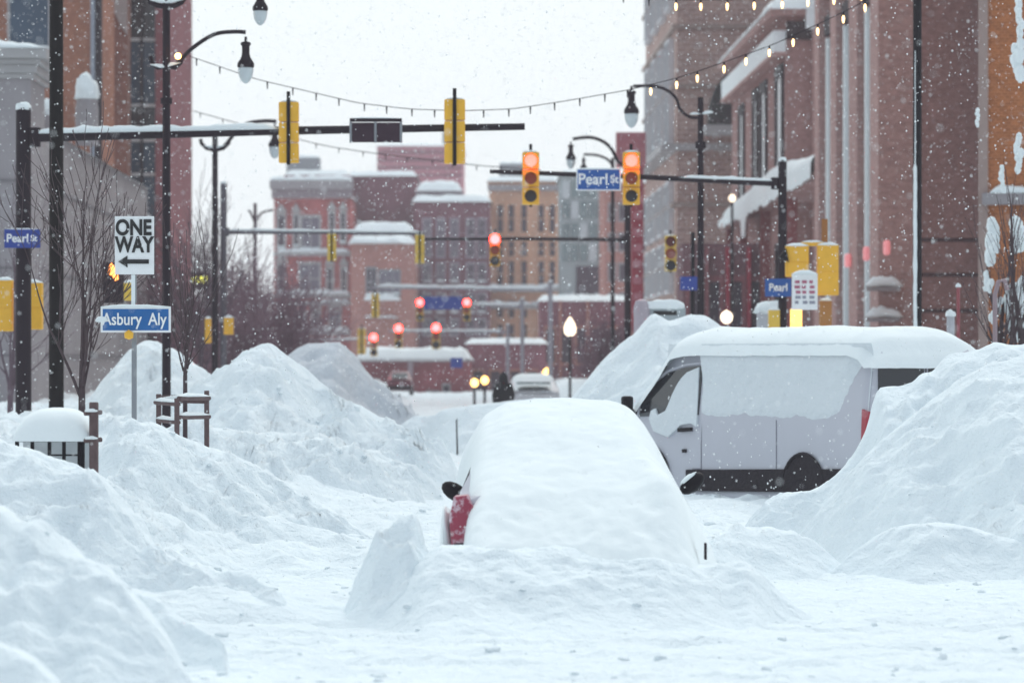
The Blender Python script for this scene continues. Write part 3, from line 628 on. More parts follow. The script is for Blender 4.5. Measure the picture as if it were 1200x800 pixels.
for s_ in (-1, 1): sc_.tube([P(195+s_*2, 78, 58)-o, P(195+s_*10, 80, 58)-o, P(195+s_*17, 74, 58)-o, P(195+s_*19, 66, 58)-o], .035, 8)
sc_.build('scroll', DARK, l1, True)
snow_strip(l1, [P(176, 76, 58)-o, P(190, 80, 58)-o, P(212, 74, 58)-o], .12, .07)
sc_ = MB()
for s_ in (-1, 1): sc_.tube([P(195, 8, 58)-o, P(195+s_*10, 7, 58)-o, P(195+s_*18, 3, 58)-o, P(195+s_*22, -4, 58)-o], .045, 8)
sc_.build('scroll', DARK, l1, True); snow_strip(l1, [P(176, 1, 58)-o, P(195, 4, 58)-o, P(216, 0, 58)-o], .14, .10)
MB().tube([P(195, 115, 58)-o, P(195, 122, 58)-o], .10, 12).build('collar', DARK, l1)
snow_blob(l1, P(208.5, 66, 57.8)-o, .05, .05, .05, 'bulb', 1, LITW, False)
snow_blob(l1, P(208.5, 66, 57.8)-o, .05, .05, .05, 'bulb', 1, LITW, False)
MB().lathe([(.0, -.02), (.10, -.01), (.16, .03), (.18, .02)], P(195, 465, 58)-o).build('collar', WOOD, l1)
t = thing('utility_pole', 'thick plain black pole between mast and bare tree', 'pole', (X(66, 56), 56, 0))
MB().tube([(0, 0, 0), (0, 0, Z(-40, 56))], [.125, .11], 20).build('pole', pmat('black_speckled', (.012, .010, .010), .7, noise=(.5, 9), spec=.12), t, True)
l2 = lamp('street lamp left of the street with small scroll top', 252, 160, 90, .085, [([(252, 176), (262, 172), (275, 157), (290, 145), (310, 142), (324, 142.5)], (322, 150, 186))], DARK)
o = l2.location; sc_ = MB()
for s_ in (-1, 1): sc_.tube([P(252+s_, 176, 90)-o, P(252+s_*10, 174, 90)-o, P(252+s_*16, 168, 90)-o, P(252+s_*17, 163, 90)-o], .05, 8)
sc_.build('scroll', DARK, l2, True); snow_strip(l2, [P(238, 171, 90)-o, P(252, 174, 90)-o, P(266, 170, 90)-o], .12, .06)
l3 = lamp('distant small street lamp in front of bare trees at left', 299, 238, 150, .09, [([(299, 262), (306, 250), (320, 246)], None), ([(299, 262), (294, 250), (291, 246)], None)], BARKP)
l4 = lamp('street lamp at right whose curved arm holds a hanging lantern', 821, 114, 75, .075, [([(821, 138), (808, 137), (797, 128), (792, 115), (780, 105), (765, 101), (742, 101)], (740, 107, 150))])
o = l4.location; snow_strip(l4, [P(822, 134, 75)-o, P(808, 134, 75)-o], .14, .05); snow_strip(l4, [P(836, 132, 75)-o, P(822, 134, 75)-o], .14, .07)
MB().tube([P(821, 166, 75)-o, P(821, 174, 75)-o], .12, 12).build('collar', DARK, l4)
l5 = lamp('street lamp at the second crossing with arm over the blue sign', 735.5, 190, 99, .10, [([(735, 193), (725, 190), (716, 174), (705, 165), (690, 161), (671, 163)], (669, 170, 198))])
l6 = lamp('street lamp mostly hidden behind the Pearl St sign', 718, 185, 130, .08, [([(718, 194), (712, 187), (700, 182), (684, 181)], (684, 186, 206))])
t = thing('utility_pole', 'tall black pole at right with snow stuck down one side', 'pole', (X(1075, 62), 62, 0))
MB().tube([(0, 0, 0), (0, 0, Z(-40, 62))], [.082, .078], 16).build('pole', BLACK, t, True)
V = []; 
zs_ = np.linspace(Z(385, 62), Z(60, 62), 70); mb = MB(); pts = [(-.045+.01*float(perlin(z*2, 0)), -.065, z) for z in zs_]
mb.tube(pts, [max(.008, (.035+.02*float(perlin(z*3, 4)))*min(1, (Z(40, 62)-z)/2.8)*(1 if z < Z(195, 62) else .45)) for z in zs_], 8).build('stuck_snow', SNOWS, t, True)
# acorn lamps and other lights
def acorn(label, px, py, D, h, pole_to, mat=LITG, group='lit lamps in the distance'):
    t = thing('globe_lamp', label, 'street lamp', (X(px, D), D, 0), 0, group); z = Z(py, D)
    MB().tube([(0, 0, 0), (0, 0, z-h*.5)], .06, 10).build('pole', DARK, t)
    MB().lathe([(h*.12, -h*.42), (h*.32, -h*.25), (h*.38, 0), (h*.3, h*.22), (.01, h*.4)] if h < .6 else [(h*.16, -h*.5), (h*.3, -h*.35), (h*.32, -h*.1), (h*.24, h*.15), (h*.12, h*.36), (.01, h*.5)], (0, 0, z), 16).build('globe', mat, t, True)
    return t
acorn('glowing acorn lamp on a post above the far white car', 668, 382, 140, .78, 0)
acorn('glowing lamp beside the snow pile before the right-hand buildings', 851.5, 371, 95, .46, 0)
acorn('small lit lamp just above the snowy canopy', 858, 232, 152, .42, 0)
acorn('paired yellow lamp beside person, left globe', 556, 448, 150, .46, 0, LITY); acorn('paired yellow lamp beside person, right globe', 568, 445, 150, .46, 0, LITY)
acorn('orange-yellow lamp behind the far white car', 641, 436, 165, .55, 0, LITY)
acorn('small warm light in front of the red column', 754, 386, 110, .45, 0, LITY)

# right corner cluster: yellow signals, signs on pole
def cab(label, px0, px1, py0, py1, D, hood=False, mat=YEL, group='yellow signal cabinets on the right pole'):
    w = (px1-px0)*D/F; h = (py1-py0)*D/F
    t = thing('pedestrian_signal', label, 'pedestrian signal', P((px0+px1)/2, (py0+py1)/2, D), 0, group)
    MB().box(-w/2, w/2, 0, .22, -h/2, h/2).build('housing', mat, t, bevel=.02)
    MB().box(-w*.42, w*.42, -.01, -.002, -h*.02, h*.44).build('door_panel', mat, t, bevel=.004)
    MB().box(-w*.42, w*.42, -.01, -.002, -h*.44, -h*.06).build('door_panel', mat, t, bevel=.004)
    if hood: MB().prism([(-w/2-.14, h*.12), (-w/2, h*.42), (-w/2+.06, -.02)], lambda a, z: (a, -.06, z), lambda a, z: (a, .2, z)).build('visor', BLACK, t)
    snow_strip(t, [(-w/2, .1, h/2), (w/2, .1, h/2)], .2, .07)
    return t
cab('wide yellow signal housing left of pair beyond the van', 921, 948, 288, 324, 68, True)
cab('tall yellow signal housing right of pair beyond the van', 958, 983, 287, 346, 68)
t = thing('signal_bracket', 'yellow bracket joining the two yellow housings', 'bracket', P(953, 286, 68.1)); q = 68/F
MB().box(-14*q, 12*q, -.03, .03, -.04, .04).build('bar', YEL, t); MB().box(10*q, 17*q, -.02, .04, -.02, .5).build('stem', pmat('rust_orange', (.35, .14, .04), .8), t)
snow_strip(t, [(-14*q, 0, .04), (12*q, 0, .04)], .07, .04)
cab('orange lower cabinet beneath the tall yellow housing', 961, 975, 352, 400, 68.4, mat=pmat('orange_dull', (.42, .2, .06), .7))
t = street_sign('notice_sign', 'white notice sign with red print beyond the van roof', P(943, 342, 66), 30*66/F, 42*66/F, [], 1, WHITE, border=False, cat='sign')
PINK = pmat('pink_print', (.45, .13, .2), .6)
r_ = random.Random(3)
for k in range(5):
    m = MB()
    for j in range(3): a = (-12+j*8+r_.random()*2)*66/F; m.box(a, a+(4+r_.random()*3)*66/F, -.008, -.001, (10-k*6)*66/F, (13.5-k*6)*66/F)
    m.build('printed_line', PINK if k < 3 else pmat('grey_print', (.3, .3, .36)), t)
snow_strip(t, [(-.25, .01, .34), (.25, .01, .34)], .12, .10)
street_sign('street_sign', 'blue Pearl street sign on the right mast above van', P(912, 337, 69.5), 31*69.5/F, 21*69.5/F, [('Pearl', 0, .21)], 1, BLUE, border=False, sx=.9)
cab('small yellow box low on the right mast', 901, 914, 363, 400, 69.6, mat=YEL2); cab('lit yellow panel between mast and notice sign', 927, 940, 362, 400, 67, mat=pmat('lit_amber', (.9, .6, .2), emit=(1, .55, .12), estr=1.2))
t = thing('snow_capped_box', 'pale box with thick snow cap beside the right mast', 'utility box', P(904, 366, 71)); MB().box(-.28, .28, 0, .4, -1.2, 0).build('box', pmat('pale_box', (.5, .5, .53)), t, bevel=.03); snow_blob(t, (0, .2, 0), .34, .25, .25, 'snow', 6)
# left corner cluster
cab('yellow housing at the left edge behind the street sign', -4, 14, 328, 388, 60, group='yellow signal housings at the left corner'); cab('yellow housing right of the left mast', 21, 49, 331, 386, 60, group='yellow signal housings at the left corner')
t = thing('pedestrian_signal', 'dark pedestrian signal with a lit orange hand', 'pedestrian signal', P(133, 335, 66)); q = 66/F
MB().box(-13*q, 11*q, 0, .25, -20*q, 28*q).build('housing', DARK, t, bevel=.02)
MB().prism([(-6*q, 14*q), (-4*q, 24*q), (-2*q, 27*q), (0, 24*q), (3*q, 20*q), (6*q, 8*q), (2*q, 6*q), (-1*q, 12*q)], lambda a, z: (a, -.03, z), lambda a, z: (a, -.005, z)).build('hand_symbol', pmat('lit_orange', (1, .4, .1), emit=(1, .30, .06), estr=3), t)
cab('small yellow box beside the orange hand signal', 145, 157, 331, 352, 65, mat=YEL2, group='yellow signal housings at the left corner')
cab('narrow yellow box left of the lamp pole row', 240, 247, 373, 402, 92, mat=YEL, group='yellow boxes near the second crossing'); cab('wider yellow box by the bare bush', 262, 273, 372, 392, 92, mat=YEL, group='yellow boxes near the second crossing')
for px, lb in ((229, 'pair of distant yellow-green lights, left lamp'), (239, 'pair of distant yellow-green lights, right lamp')):
    t = thing('signal_lamp', lb, 'light', P(px, 328, 120)); MB().lathe([(.0, -.13), (.11, -.09), (.15, 0), (.11, .1), (.0, .13)], (0, 0, 0), 12).build('lens', LITYG, t, True); MB().box(-.2, .2, .14, .3, -.3, .3).build('housing', DARK, t)
street_sign('street_sign', 'small blue Pearl St sign on the left mast', P(26, 279.5, 58.6), 42*58.6/F, 22*58.6/F, [('Pearl', -.08, .20), ('St', .20, .15)], 1, BLUED, border=False, sx=.95)
snow_strip(C.objects[-1].parent, [(-.3, .01, .16), (.3, .01, .16)], .04, .02)
# one way + alley sign
D = 40
sp_ = thing('sign_post', 'thin grey post carrying one way and alley signs', 'sign post', (X(157, D), D, 0))
MB().box(-.028, .028, -.0, .05, 0, Z(258, D)).build('post', GREYM, sp_); MB().box(-.03, .015, -.016, -.004, Z(358, D), Z(322, D)).build('stuck_snow', SNOWS, sp_)
ow = thing('one_way_sign', 'white ONE WAY sign with left-pointing black arrow', 'traffic sign', P(157.5, 287.5, D-.06)); q = D/F
MB().box(-23*q, 23*q, 0, .01, -34*q, 34*q).build('plate', WHITE, ow, bevel=.004)
text('lettering', 'ONE', .25, SIGNK, ow, (-.01, -.008, 20*q), .009, .80); text('lettering', 'WAY', .25, SIGNK, ow, (.0, -.008, 0), .009, .76)
MB().prism([(-19*q, -19*q), (-8*q, -12*q), (-8*q, -16.5*q), (17*q, -16.5*q), (17*q, -21.5*q), (-8*q, -21.5*q), (-8*q, -26*q)], lambda a, z: (a, -.010, z), lambda a, z: (a, -.003, z)).build('arrow', SIGNK, ow)
al = street_sign('street_sign', 'blue Asbury Aly street sign under the one way sign', P(159, 374.5, D-.06), 82*q, 30*q, [('Asbury', -.16, .20), ('Aly', .255, .20)], 1, pmat('alley_blue', (.015, .13, .38), .45), sx=.80, bold=.003)
snow_strip(al, [(-.41, .01, .15), (.41, .01, .15)], .05, .035); snow_blob(al, (-.40, -.01, -.02), .07, .04, .06, 'snow', 8)
t = thing('sign_finial', 'small yellow knob under the alley sign', 'marker', P(151, 392, 39.9)); MB().lathe([(.0, -.06), (.05, -.04), (.055, .02), (.0, .06)], n=12).build('knob', YEL, t, True)

# ------------------------------------------------------------------ string lights
def string(label, pts, D, lit_from, step=28):
    t = thing('string_lights', label, 'string lights', P(*pts[0], D[0]), 0, 'bulb strings across the street'); o = t.location.copy()
    a = np.array(pts, float); xs = np.arange(a[0, 0], a[-1, 0], 6.)
    # smooth sag
    yy = np.interp(xs, a[:, 0], a[:, 1]); ker = np.hanning(9); ker /= ker.sum(); yy = np.convolve(np.pad(yy, 4, mode='reflect', reflect_type='odd'), ker, 'valid')
    dd = np.interp(xs, [a[0, 0], a[-1, 0]], D)
    W = [P(x, y, d)-o for x, y, d in zip(xs, yy, dd)]
    MB().tube(W, .008 if D[0] < 90 else .012, 5).build('cable', DARK, t)
    L_ = np.arange(a[0, 0]+9, a[-1, 0]-3, step)
    for x in L_:
        x += random.uniform(-2, 2)
        p = P(x, float(np.interp(x, xs, yy)), float(np.interp(x, xs, dd)))-o
        on = x > lit_from
        sk = MB().lathe([(.014, .0), (.017, -.05), (.013, -.06)], p, 8).build('socket', BLACK, t)
        r = .024 if on else .013
        MB().lathe([(.012, -.055), (r, -.10), (r*.95, -.14), (.01, -.19)] if on else [(.012, -.05), (r, -.08), (r*.8, -.12), (.01, -.14)], p, 10).build('bulb', LITW if on else DARK, t, True)
string('sagging bulb string across the sky, glowing where it meets the right buildings', [(222, 66), (300, 93), (360, 107), (420, 121), (480, 128), (540, 130), (600, 128), (660, 119), (740, 105), (800, 90), (860, 69), (905, 53), (960, 28), (1010, 4), (1030, -10)], (66, 58), 745)
string('bulb string along the very top edge at right', [(690, -14), (740, -4), (784, 0), (849, 0), (915, -2), (990, -8), (1020, -14)], (60, 60), 765, 31)
string('fainter lower bulb string behind the left signal head', [(226, 130), (280, 145), (330, 158), (380, 171), (440, 180), (500, 187), (560, 194), (640, 200)], (95, 95), 9999, 27)

# ------------------------------------------------------------------ trees
def bare_tree(label, px, D, H, base_z, r0, seed, spread=.5, mat=BARK, levels=5, first=.3, snow=0, group='bare winter trees', lean=0, crown_n=3, minr=.004):
    R = random.Random(seed); t = thing('bare_tree', label, 'tree', (X(px, D), D, base_z), 0, group)
    tr = MB(); tw = MB(); sn = []
    def branch(p, d, L_, r, lv, mb):
        n = 5; pts = [p]; rs = [r]; q = p; dd = d.copy()
        for i in range(n):
            dd = (dd+Vector((R.uniform(-.12, .12), R.uniform(-.12, .12), R.uniform(-.02, .12)))).normalized()
            q = q+dd*L_/n; pts.append(q); rs.append(max(minr, r*(1-.55*(i+1)/n)))
        mb.tube(pts, rs, 8 if lv == 0 else (5 if lv < 3 else 3), cap=lv < 2)
        if snow and R.random() < snow and r < .05: sn.append((pts[2], pts[3]-pts[2], r))
        if lv >= levels: return
        k = crown_n+(1 if R.random() < .5 else 0)
        for j in range(k):
            i = R.randint(1 if lv else 2, n); a = R.uniform(0, 2*math.pi); ang = R.uniform(.35, .85)*spread*2
            ax = dd.orthogonal().normalized(); ax.rotate(Matrix.Rotation(a, 3, dd))
            nd = (dd*math.cos(ang)+ax*math.sin(ang)); nd.z = abs(nd.z)*.8+.15
            branch(pts[i], nd.normalized(), L_*R.uniform(.55, .8), rs[i]*R.uniform(.5, .7), lv+1, tw)
        branch(pts[-1], dd, L_*.75, rs[-1], lv+1, tw)
    pts = [Vector((0, 0, 0)), Vector((lean*.3, 0, H*first*.5)), Vector((lean, 0, H*first))]
    tr.tube(pts, [r0, r0*.85, r0*.75], 12)
    for j in range(crown_n+2):
        a = j*2*math.pi/(crown_n+2)+R.uniform(-.4, .4); ang = R.uniform(.25, .6)*spread*1.6
        d = Vector((math.sin(ang)*math.cos(a), math.sin(ang)*math.sin(a), math.cos(ang)))
        branch(pts[2]-Vector((0, 0, R.uniform(0, H*.12))), d, H*R.uniform(.22, .32), r0*R.uniform(.35, .5), 1, tw)
    branch(pts[2], Vector((.03, 0, 1)), H*.28, r0*.7, 1, tw)
    tr.build('trunk', mat, t, True); tw.build('crown', mat, t, True)
    return t
bare_tree('bare young tree in front of the grey stone building', 96, 42.5, 4.6, .6, .055, 4, spread=.42, levels=4, first=.27, crown_n=2, minr=.0045)
bare_tree('slender bare sapling inside the wooden tree guard', 217, 42, 3.0, .6, .035, 9, spread=.36, levels=3, first=.45, crown_n=2)
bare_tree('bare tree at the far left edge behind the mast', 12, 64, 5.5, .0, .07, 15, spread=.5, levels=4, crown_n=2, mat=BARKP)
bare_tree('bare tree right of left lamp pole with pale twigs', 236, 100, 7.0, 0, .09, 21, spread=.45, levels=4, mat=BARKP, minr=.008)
for k, (px, D, H) in enumerate(((285, 128, 7.6), (308, 135, 7.8), (330, 130, 6.4), (268, 124, 6.0), (342, 140, 5.6))):
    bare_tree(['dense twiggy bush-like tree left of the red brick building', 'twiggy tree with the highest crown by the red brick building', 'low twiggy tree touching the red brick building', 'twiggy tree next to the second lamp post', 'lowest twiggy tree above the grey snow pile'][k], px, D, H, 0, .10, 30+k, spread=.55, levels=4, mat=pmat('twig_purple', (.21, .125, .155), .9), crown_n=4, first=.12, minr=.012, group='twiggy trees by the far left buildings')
for k, (px, D, H) in enumerate(((228, 118, 7.0), (205, 112, 6.5))):
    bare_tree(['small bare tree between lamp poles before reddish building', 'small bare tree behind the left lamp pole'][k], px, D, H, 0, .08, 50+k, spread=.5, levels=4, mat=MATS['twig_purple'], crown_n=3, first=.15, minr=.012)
for k, (px, D, H) in enumerate(((700, 170, 4.6), (716, 160, 5.0))):
    bare_tree(['bare tree below the glass building, left', 'bare tree below the glass building, right'][k], px, D, H, 0, .09, 60+k, spread=.5, levels=4, mat=MATS['twig_purple'], crown_n=4, first=.15, minr=.014)
# right-edge snowy trees
tr1 = bare_tree('snow-clumped tree at the right edge before the orange wall', 1174, 56, 4.6, 0, .08, 71, spread=.34, levels=3, mat=BARK, first=.42, crown_n=2)
o = tr1.location
def clump(c, a, b, sd, tt=tr1):
    R = random.Random(sd*13); o0 = P(*c, 56)-tt.location; a *= 56/F; b *= 56/F; V = []; Fc = []
    for k in range(9):
        px_ = R.uniform(-.45, .45)*a; pz = (k/4-1)*.85*b; py_ = R.uniform(-.15, .15); q = max(R.uniform(.4, .75)*a, b*.16)
        t_ = snow_blob(tt, o0+Vector((px_, py_, pz)), q, q, q*R.uniform(1.0, 2.0), 'tmp', sd+k, SNOWS, False)
        n0 = len(V); V += [v.co.copy() for v in t_.data.vertices]; Fc += [tuple(i+n0 for i in p.vertices) for p in t_.data.polygons]
        me_ = t_.data; bpy.data.objects.remove(t_); bpy.data.meshes.remove(me_)
    link('snow_clump', V, Fc, SNOWS, tt, True)
for c, a, b, sd in (((1163, 280), 10, 24, 1), ((1158, 331), 5, 11, 2), ((1146, 138), 3, 11, 3), ((1173, 210), 4, 16, 4), ((1170, 358), 5, 7, 8), ((1164, 372), 5, 6, 9)): clump(c, a, b, sd)
tr2 = bare_tree('second snow-clumped tree cut by the right edge', 1198, 54, 5.0, 0, .08, 75, spread=.34, levels=3, mat=BARK, first=.42, crown_n=2)
for c, a, b, sd in (((1195, 20), 4, 24, 5), ((1192, 70), 8, 20, 6), ((1192, 275), 10, 17, 7), ((1196, 365), 20, 27, 11), ((1194, 180), 5, 22, 12)): clump(c, a, b, sd, tr2)
t = thing('bent_post', 'thin pale post leaning by the right-edge tree', 'post', (X(1166, 50), 50, 0)); MB().tube([(0, 0, 0), (0, 0, Z(345, 50)), (.05, 0, Z(330, 50)), (.14, 0, Z(328, 50)), (.18, 0, Z(340, 50))], .035, 8).build('post', pmat('pinkish_post', (.32, .24, .26)), t, True)
t = thing('marker_post', 'thin red marker post before the brown wall', 'post', (X(1123, 60), 60, 0)); MB().tube([(0, 0, 0), (0, 0, Z(335, 60))], .03, 8).build('post', pmat('dull_red', (.3, .08, .09)), t); snow_blob(t, (0, 0, Z(336, 60)), .05, .05, .06, 'snow', 2)
t = thing('bollard', 'short snow-capped post behind the van roof', 'bollard', (X(1114, 58), 58, 0)); MB().tube([(0, 0, 0), (0, 0, Z(370, 58))], .07, 10).build('post', pmat('pale_grey_post', (.45, .45, .48)), t); snow_blob(t, (0, 0, Z(370, 58)), .09, .09, .10, 'snow', 2)

# tree guard, railing, wooden post
D = 42; tg = thing('tree_guard', 'wooden rail guard with snow around the sapling', 'tree guard', (X(210, D), D, 0)); q = D/F
for px, y0, dy in ((181, 462, .5), (212, 466, -.5), (238, 458, .5)): MB().box(X(px, D)-tg.location[0]-.03, X(px, D)-tg.location[0]+.03, dy-.03, dy+.03, .1, Z(y0, D)).build('post', WOOD, tg, bevel=.008)
for a, b, y0 in (((177, .5), (214, -.5), 472), ((180, .5), (214, -.5), 493), ((214, -.5), (241, .5), 466), ((214, -.5), (241, .5), 488), ((181, .55), (238, .55), 470)):
    p0 = Vector((X(a[0], D)-tg.location[0], a[1], Z(y0, D))); p1 = Vector((X(b[0], D)-tg.location[0], b[1], Z(y0+1, D)))
    MB().tube([p0, p1], .028, 6).build('rail', WOOD, tg); snow_strip(tg, [p0+Vector((0, 0, .025)), p1+Vector((0, 0, .025))], .07, .05, 'rail_snow')
t = thing('tree_guard', 'single rough wooden post with straps at the railing', 'tree guard', (X(110, 31.5), 31.5, 0)); q = 31.5/F
MB().box(-.04, .04, -.04, .04, .5, Z(471, 31.5)).build('post', WOOD, t, bevel=.012)
for y0 in (484, 516): MB().tube([(-10*q, -.05, Z(y0, 31.5)), (8*q, .05, Z(y0-1, 31.5))], .022, 8).build('strap', WOOD, t); snow_blob(t, (-.02, -.05, Z(y0-2, 31.5)), .06, .05, .025, 'snow', 3)
D = 31.6; rl = thing('railing', 'black metal railing topped by a domed cap of snow', 'railing', (X(62, D), D, 0)); q = D/F; lx = lambda px: X(px, D)-rl.location[0]
MB().box(lx(18), lx(99), -.03, .03, Z(517.5, D), Z(514, D)).build('top_rail', BLACK, rl)
MB().box(lx(60), lx(99), -.02, .02, Z(534, D), Z(532, D)).build('middle_rail', BLACK, rl)
MB().box(lx(18), lx(22), -.03, .03, .4, Z(514, D)).build('post', BLACK, rl)
for px in (38, 58, 75, 93): MB().box(lx(px)-.014, lx(px)+.014, -.03, .03, .4, Z(516, D)).build('bar', BLACK, rl)
MB().box(lx(95), lx(99), -.03, .03, .4, Z(514, D)).build('post', BLACK, rl)
MB().box(lx(18), lx(99), .5, .54, .5, Z(514, D)).build('back_panel', pmat('pale_snowy_panel', (.6, .62, .64)), rl)
xs = np.linspace(lx(16), lx(109), 50); ys_ = np.linspace(-.12, .62, 34); XX, YY = np.meshgrid(xs, ys_)
u = (XX-lx(62.5))/(lx(109)-lx(62.5)); v = (YY-.25)/.37
hh = np.sqrt(np.clip(1-np.abs(u)**3.0, 0, 1))*np.sqrt(np.clip(1-np.abs(v)**3.0, 0, 1))
grid('snow_cap', XX, YY, Z(516, D)+hh*(38*q+.02*fbm(XX*3, YY*3, 2, 90))-.006, SNOWS, rl)

# ------------------------------------------------------------------ person
def skin_person(label, c, rz):
    t = thing('person', label, 'person', c, rz)
    J = {'pel': (0, 0, .95, .16), 'sp': (0, 0, 1.15, .15), 'ch': (0, 0, 1.38, .17), 'nk': (0, 0, 1.50, .07), 'hd': (0, .02, 1.62, .095), 'ht': (0, .02, 1.72, .07)}
    for s, k in ((-1, 'l'), (1, 'r')):
        J[k+'sh'] = (s*.19, 0, 1.42, .085); J[k+'el'] = (s*.27, -.02, 1.15, .06); J[k+'wr'] = (s*.25, .12, .95, .045); J[k+'ha'] = (s*.24, .17, .88, .04)
        J[k+'hp'] = (s*.10, 0, .90, .11); J[k+'kn'] = (s*.12, .05*s, .50, .075); J[k+'an'] = (s*.12, -.05+.08*s, .10, .05); J[k+'ft'] = (s*.12, .12+.08*s, .04, .045)
    E = [('pel', 'sp'), ('sp', 'ch'), ('ch', 'nk'), ('nk', 'hd'), ('hd', 'ht')]
    for k in 'lr': E += [('ch', k+'sh'), (k+'sh', k+'el'), (k+'el', k+'wr'), (k+'wr', k+'ha'), ('pel', k+'hp'), (k+'hp', k+'kn'), (k+'kn', k+'an'), (k+'an', k+'ft')]
    nm = list(J); me = bpy.data.meshes.new('body'); me.from_pydata([J[n][:3] for n in nm], [(nm.index(a), nm.index(b)) for a, b in E], [])
    o = bpy.data.objects.new('body', me); C.objects.link(o); o.modifiers.new('s', 'SKIN')
    for i, n in enumerate(nm): r = J[n][3]; me.skin_vertices[0].data[i].radius = (r, r); me.skin_vertices[0].data[i].use_root = n == 'pel'
    o.modifiers.new('d', 'SUBSURF').levels = 2; dg = bpy.context.evaluated_depsgraph_get(); dg.update()
    m2 = bpy.data.meshes.new_from_object(o.evaluated_get(dg)); o.modifiers.clear(); o.data = m2; m2.materials.clear(); m2.materials.append(COAT); o.parent = t
    m2.polygons.foreach_set('use_smooth', [True]*len(m2.polygons))
    ring = lambda z, rx, ry, oy=0: [(rx*math.cos(a), oy+ry*math.sin(a), z) for a in np.linspace(0, 2*math.pi, 20, endpoint=False)]
    loft('coat', [ring(.62, .30, .22), ring(.8, .31, .22), ring(1.0, .29, .20), ring(1.2, .28, .19), ring(1.36, .27, .18), ring(1.45, .21, .15), ring(1.50, .12, .11)], COAT, t)
    loft('hood', [ring(1.46, .13, .13), ring(1.54, .135, .14), ring(1.64, .125, .14), ring(1.72, .10, .115, -.01), ring(1.78, .05, .06, -.02), ring(1.81, .015, .02, -.03)], COAT, t)
    snow_blob(t, (0, -.02, 1.44), .2, .1, .02, 'snow', 3)
    return t
skin_person('person in a black hooded coat walking away down the snowy street', (X(590, 95), 95, -.02), .1)

# far white car and others
fc = car('far_car', 'white car far down the street behind the person', (X(625, 122), 122, .0), .0, pmat('white_paint', (.6, .6, .63), .4)); 
XX, YY = np.meshgrid(np.linspace(-.86, .86, 30), np.linspace(.0, 4.3, 50)); zt = np.interp(YY, [0, .9, 1.6, 2.1, 2.8, 3.4, 4.3], [1.02, 1.1, 1.46, 1.56, 1.5, 1.1, .95])
grid('snow_cover', XX, YY, zt+.05*np.sqrt(np.clip(1-(XX/.9)**2, 0, 1))-.35*(np.abs(XX)/.86)**6, SNOWS, fc)
MB().box(-.60, .60, .0, .9, 1.24, 1.31).build('window_slit', pmat('teal_grey', (.16, .2, .21)), fc)
fv = car('far_car', 'dark red car behind snow beside the low red building', (X(468, 180), 180, .2), .0, pmat('maroon_paint', (.16, .03, .05), .4)); fv.scale = (.7, .7, .85)
XX, YY = np.meshgrid(np.linspace(-.6, .6, 20), np.linspace(-.1, .9, 20)); grid('snow_cover', XX, YY, .95+.12*np.sqrt(np.clip(1-(XX/.62)**2, 0, 1)), SNOWS, fv)

# ------------------------------------------------------------------ buildings
RZ = math.atan(.02)
def building(name, label, px, D, cat='building', rz=RZ, z0=0):
    return thing(name, label, cat, (X(px, D), D, z0), rz)
def fwin(b, x0, x1, z0, z1, y=0, frame=TRIMW, pane=GLASSD, sill=True, fw=.12, bars=(0, 0), arch=False):
    """window on a camera-facing wall (local y = const, faces -y)"""
    f = MB()
    f.box(x0-fw, x0, y-.10, y-.003, z0, z1); f.box(x1, x1+fw, y-.10, y-.003, z0, z1)
    f.box(x0-fw, x1+fw, y-.12, y-.003, z1, z1+fw*1.4); f.box(x0-fw, x1+fw, y-.14, y-.003, z0-fw*1.2, z0)
    for k in range(bars[0]): c = x0+(x1-x0)*(k+1)/(bars[0]+1); f.box(c-.04, c+.04, y-.08, y-.02, z0, z1)
    for k in range(bars[1]): c = z0+(z1-z0)*(k+1)/(bars[1]+1); f.box(x0, x1, y-.075, y-.025, c-.04, c+.04)
    o = f.build('window', frame, b)
    MB().box(x0, x1, y-.015, y-.005, z0, z1).build('pane', pane, o)
    if sill: snow_strip(o, [(x0-fw, y-.14, z0-.0), (x1+fw, y-.14, z0-.0)], .34, .22, 'snow', int(abs(x0*7+z0)) % 50)
    return o
def swin(b, y0, y1, z0, z1, side=-1, frame=TRIMW, pane=GLASSD, fw=.15, x=0, dep=.22, bars=(0, 0), snowv=0):
    """window on a street-facing wall (local x = const); side -1 faces -x, +1 faces +x"""
    a, c = (x-dep, x-.003) if side < 0 else (x+.003, x+dep)
    f = MB(); f.box(a, c, y0-fw, y0, z0, z1); f.box(a, c, y1, y1+fw, z0, z1); f.box(a, c, y0-fw, y1+fw, z1, z1+fw); f.box(a, c, y0-fw, y1+fw, z0-fw, z0)
    m_ = (a+c)/2
    for k in range(bars[0]): q = y0+(y1-y0)*(k+1)/(bars[0]+1); f.box(min(a, c)+.05, max(a, c)-.05, q-.06, q+.06, z0, z1)
    for k in range(bars[1]): q = z0+(z1-z0)*(k+1)/(bars[1]+1); f.box(min(a, c)+.06, max(a, c)-.06, y0, y1, q-.06, q+.06)
    o = f.build('window', frame, b)
    MB().box(m_-.02 if side > 0 else m_+.05, m_+.02 if side > 0 else m_+.09, y0, y1, z0, z1).build('pane', pane, o)
    if snowv: MB().box(a-.30 if side < 0 else c, a if side < 0 else c+.30, y1-.1, y1+snowv, z0-fw, z1).build('stuck_snow', SNOWS, o)
    return o
def wall(b, x0, x1, y0, y1, z0, z1, mat, name='wall'): return MB().box(x0, x1, y0, y1, z0, z1).build(name, mat, b)
